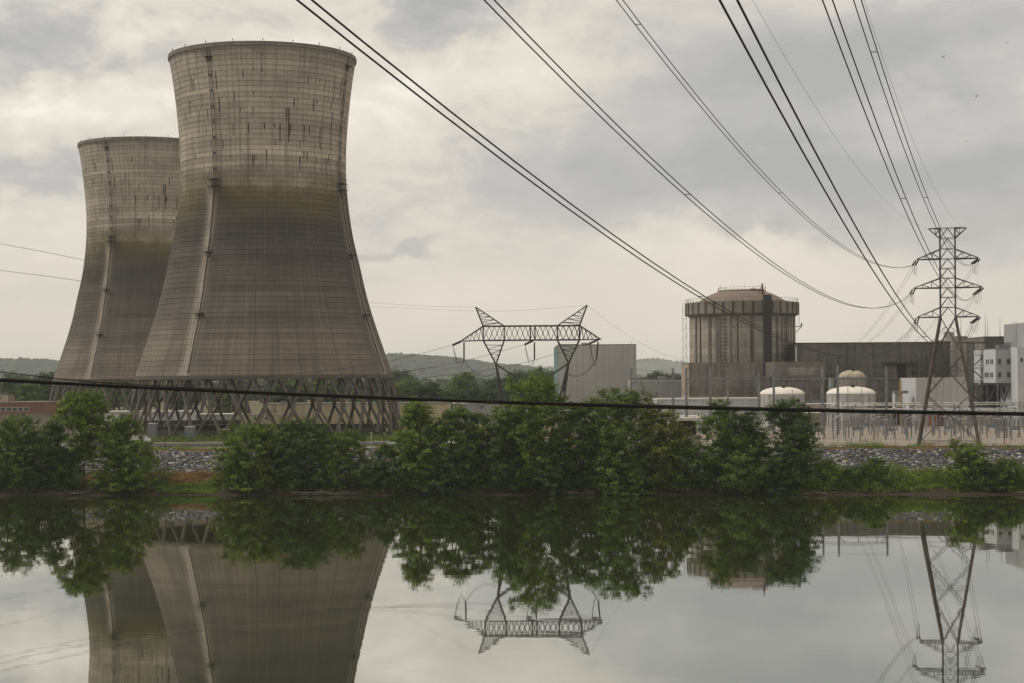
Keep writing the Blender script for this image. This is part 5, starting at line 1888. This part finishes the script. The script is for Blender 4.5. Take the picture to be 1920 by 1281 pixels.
# horns
for hn, ua, ub in ((K(892, 576), 906, 945.5), (K(1101, 572.5), 1086.5, 1045)):
    for s_ in (-1, 1):
        MB().bar((hn.x, 0, hn.z), (top(ua).x, s_ * HW, top(ua).z), .24).build('horn_leg', M['steel'], t)
        MB().bar((hn.x, 0, hn.z), (top(ub).x, s_ * HW, top(ub).z), .22).build('horn_leg', M['steel'], t)
        for k in range(1, 6):
            f0, f1 = k / 6, min(1, (k + .7) / 6)
            a_ = hn.lerp(top(ua), f0)
            b_ = hn.lerp(top(ub), f0)
            c_ = hn.lerp(top(ua), f1)
            MB().bar((a_.x, s_ * HW * f0, a_.z), (b_.x, s_ * HW * f0, b_.z), .075).build('brace', M['steel'], t)
            MB().bar((b_.x, s_ * HW * f0, b_.z), (c_.x, s_ * HW * f1, c_.z), .075).build('brace', M['steel'], t)
# V legs narrowing to a waist, then the spreading lower struts
wl_, wr_ = K(930, 683), K(1066, 681)
fl, fr = K(955, 790), K(1040, 790)
for wst, ua, ub, ft, cr_ in ((wl_, 906, 945.5, K(968, 835), K(1010, 735)), (wr_, 1086.5, 1045, K(1026, 835), K(985, 735))):
    for s_ in (-1, 1):
        sp = 1 if ua < 1000 else -1
        W0 = Vector((wst.x, s_ * HW * 1.15, wst.z))
        MB().bar((bot(ua).x, s_ * HW, bot(ua).z), W0, .34).build('leg', M['steel'], t)
        MB().bar((bot(ub).x, s_ * HW, bot(ub).z), W0, .30).build('leg', M['steel'], t)
        for k in range(1, 5):
            f0, f1 = k / 5, (k + .8) / 5
            a_, b_ = bot(ua).lerp(wst, f0), bot(ub).lerp(wst, f0)
            c_ = bot(ua).lerp(wst, min(f1, 1))
            MB().bar((a_.x, s_ * HW, a_.z), (b_.x, s_ * HW, b_.z), .085).build('brace', M['steel'], t)
            MB().bar((b_.x, s_ * HW, b_.z), (c_.x, s_ * HW, c_.z), .085).build('brace', M['steel'], t)
        # lower leg: straight down to the footing, and the inward strut meeting its twin
        F0 = Vector((ft.x + sp * 0, s_ * 3.2, gz(ft.x, KD) - .3))
        F1 = Vector((ft.x - sp * 2.2, s_ * 3.2, gz(ft.x, KD) - .3))
        MB().bar(W0, F0, .34).build('leg', M['steel'], t)
        MB().bar(W0, F1, .30).build('leg', M['steel'], t)
        MB().bar(W0, (K(998, 728).x, s_ * 2.0, K(998, 728).z), .36).build('strut', M['steel'], t)
        for k in range(1, 8):
            f0, f1 = k / 8, (k + 1) / 8
            a_, b_ = W0.lerp(F0, f0), W0.lerp(F1, f1)
            MB().bar(a_, b_, .075).build('brace', M['steel'], t)
            MB().bar(W0.lerp(F1, f0), W0.lerp(F0, f1), .075).build('brace', M['steel'], t)
        MB().box(ft.x - 1.4, ft.x + 1.0, s_ * 3.2 - .7, s_ * 3.2 + .7, gz(ft.x, KD) - .6, gz(ft.x, KD) + .4).build('footing', M['conc_lt'], t)
    MB().bar((wst.x, -HW * 1.2, wst.z), (wst.x, HW * 1.2, wst.z), .3).build('brace', M['steel'], t)
# strings and jumpers: strain strings lie almost level, suspension strings hang
KSTR = []
for (u0, v0, u1, v1, hu, hv) in [(864, 640.5, 849, 647.5, 870, 676), (999, 639, 984, 646.5, 1002, 674), (1122, 637, 1106, 644, 1118.5, 674)]:
    a_, b_ = K(u0, v0), K(u1, v1)
    for s_ in (-.35, .35):
        MB().tube([(a_.x, s_, a_.z), (b_.x, s_ - 1.0, b_.z)], .24, 8).build('insulator_string', M['insul'], t)
    c_, d_ = K(hu, 642), K(hu, hv)
    if hu > 1100:
        c_ = K(1121.5, 641)
    MB().tube([(c_.x, 0, c_.z), (d_.x, 0, d_.z)], .17, 8).build('insulator_string', M['insul'], t)
    for j, s_ in enumerate((-.5, -.2, .25)):
        pts = []
        A_ = Vector((b_.x, s_ - 1.0, b_.z))
        B_ = Vector((d_.x, s_ * .4, d_.z))
        for q in np.linspace(0, 1, 14):
            p_ = A_.lerp(B_, q)
            p_.z -= (1.2 + j * .7) * math.sin(math.pi * q) + 1.8 * q * (1 - q)
            pts.append(p_)
        MB().tube(pts, .035, 4).build('jumper_loop', M['wire'], t)
    KSTR.append(Vector((b_.x, KD - 1.0, b_.z)))
for (pa, pb, sag_) in [(K(870, 676), K(928, 700), 1.4), (K(1118.5, 675), K(1062, 700), 1.4)]:
    for j in (0, 1):
        pts = []
        for q in np.linspace(0, 1, 14):
            p_ = pa.lerp(pb, q)
            p_.y = .3 * j + 2.0 * q
            p_.z -= (sag_ + .25 * j) * 4 * q * (1 - q) * 1.2
            pts.append(p_)
        MB().tube(pts, .035, 4).build('jumper_loop', M['wire'], t)

def span(name, lab, group, pts, r=.03, mt='wire'):
    """one cable through 3-D points, smoothed"""
    P_ = [Vector(p) for p in pts]
    out_ = []
    for i in range(len(P_) - 1):
        p0, p1, p2, p3 = P_[max(i - 1, 0)], P_[i], P_[i + 1], P_[min(i + 2, len(P_) - 1)]
        for q in np.linspace(0, 1, 9)[:-1]:
            q = float(q)
            out_.append(.5 * ((2 * p1) + (p2 - p0) * q + (2 * p0 - 5 * p1 + 4 * p2 - p3) * q * q + (3 * p1 - p0 - 3 * p2 + p3) * q ** 3))
    out_.append(P_[-1])
    o0 = P_[0]
    o = MB().tube([p - o0 for p in out_], r, 5).build(name, M[mt], None, True, loc=tuple(o0))
    return tag(o, lab, 'power line', group)


span('conductor', 'thin conductor from the left insulator of the horned pylon, sagging left past the tower', None, [KSTR[0], W(735, 676, 380), W(620, 694, 366), W(480, 707, 350), W(300, 713, 330), W(100, 712, 308), W(-120, 706, 285)], .04)
span('conductor', 'thin conductor from the middle insulator of the horned pylon', None, [KSTR[1], W(857, 680, 380), W(737, 699, 366), W(600, 712, 350), W(420, 720, 330), W(200, 722, 308), W(-120, 712, 276)], .04)
span('conductor', 'thin conductor from the right insulator of the horned pylon', None, [KSTR[2], W(980, 681, 382), W(880, 698, 370), W(737, 714, 354), W(560, 724, 334), W(380, 728, 314), W(150, 727, 290), W(-120, 720, 265)], .04)
span('shield_wire', 'faint wire between the two horns continuing left to the tower', None, [Vector((K(1101, 572.5).x, KD, K(1101, 572.5).z)), W(960, 583, 440), W(850, 582, 480), W(700, 575, 560), W(600, 570, 640)], .022)
span('shield_wire', 'faint wire from the left horn to the large tower', None, [Vector((K(892, 576).x, KD, K(892, 576).z)), W(800, 574, 460), W(700, 568, 560), W(600, 560, 640)], .022)
span('shield_wire', 'thin wire falling from the right horn to the reactor side', None, [Vector((K(1101, 572.5).x, KD, K(1101, 572.5).z)), W(1150, 610, 450), W(1200, 643, 510), W(1245, 664, 570), W(1290, 680, 625)], .022)
span('conductor', 'upper thin wire entering from the left and passing behind the small tower', None, [W(-120, 434, 760), W(0, 457, 780), W(80, 472, 795), W(160, 488, 810), W(260, 505, 830)], .09)
span('conductor', 'lower thin wire entering from the left and passing behind the small tower', None, [W(-120, 490, 760), W(0, 507, 780), W(80, 517, 795), W(160, 528, 810), W(260, 540, 830)], .09)

# heavy near cables crossing the whole view
CB = [(-150, 700), (0, 711), (240, 724), (480, 735), (720, 745), (950, 753.5), (1200, 761), (1500, 768), (1750, 772.5), (1920, 775.5), (2080, 777)]
span('service_cable', 'thick black near cable crossing the whole view, upper of the touching pair', None, [W(u, v, 40) for u, v in CB], .021, 'cable')
span('service_cable', 'thick black near cable crossing the whole view, lower of the touching pair', None, [W(u, v + 3.2, 40) for u, v in CB], .019, 'cable')
span('service_cable', 'third near cable joining the heavy pair from the upper left', None, [W(u, v, 40.3) for u, v in [(-150, 683), (0, 697.5), (120, 711), (240, 720.5), (480, 733.5), (720, 744), (950, 752), (1200, 759), (1500, 766), (1920, 773.5), (2080, 775)]], .011, 'cable')

# a few birds over the right bank
for i, (u, v, lab) in enumerate([(1768, 107, 'tiny dark bird high above the pylon'), (1830, 181, 'tiny dark bird between the upper bird and the pylon'), (1811, 265, 'tiny dark bird nearest the pylon top'), (1888, 80, 'tiny dark bird near the upper right corner')]):
    p_ = W(u, v, 300)
    t = thing('bird', lab, 'bird', tuple(p_), rng.random() * 6)
    mesh('body', [(-.3, 0, 0), (0, .06, .05), (0, -.06, .05), (.25, 0, 0), (0, 0, -.07)], [(0, 1, 2), (3, 2, 1), (0, 2, 4), (0, 4, 1), (3, 4, 2), (3, 1, 4)], M['cable'], t)
    for s_ in (-1, 1):
        mesh('wing', [(.12, 0, .03), (-.12, 0, .03), (-.1, s_ * .5, .18), (.04, s_ * .3, .16), (0, s_ * .2, .13)], [(0, 1, 4), (1, 2, 4), (2, 3, 4), (0, 4, 3)], M['cable'], t)
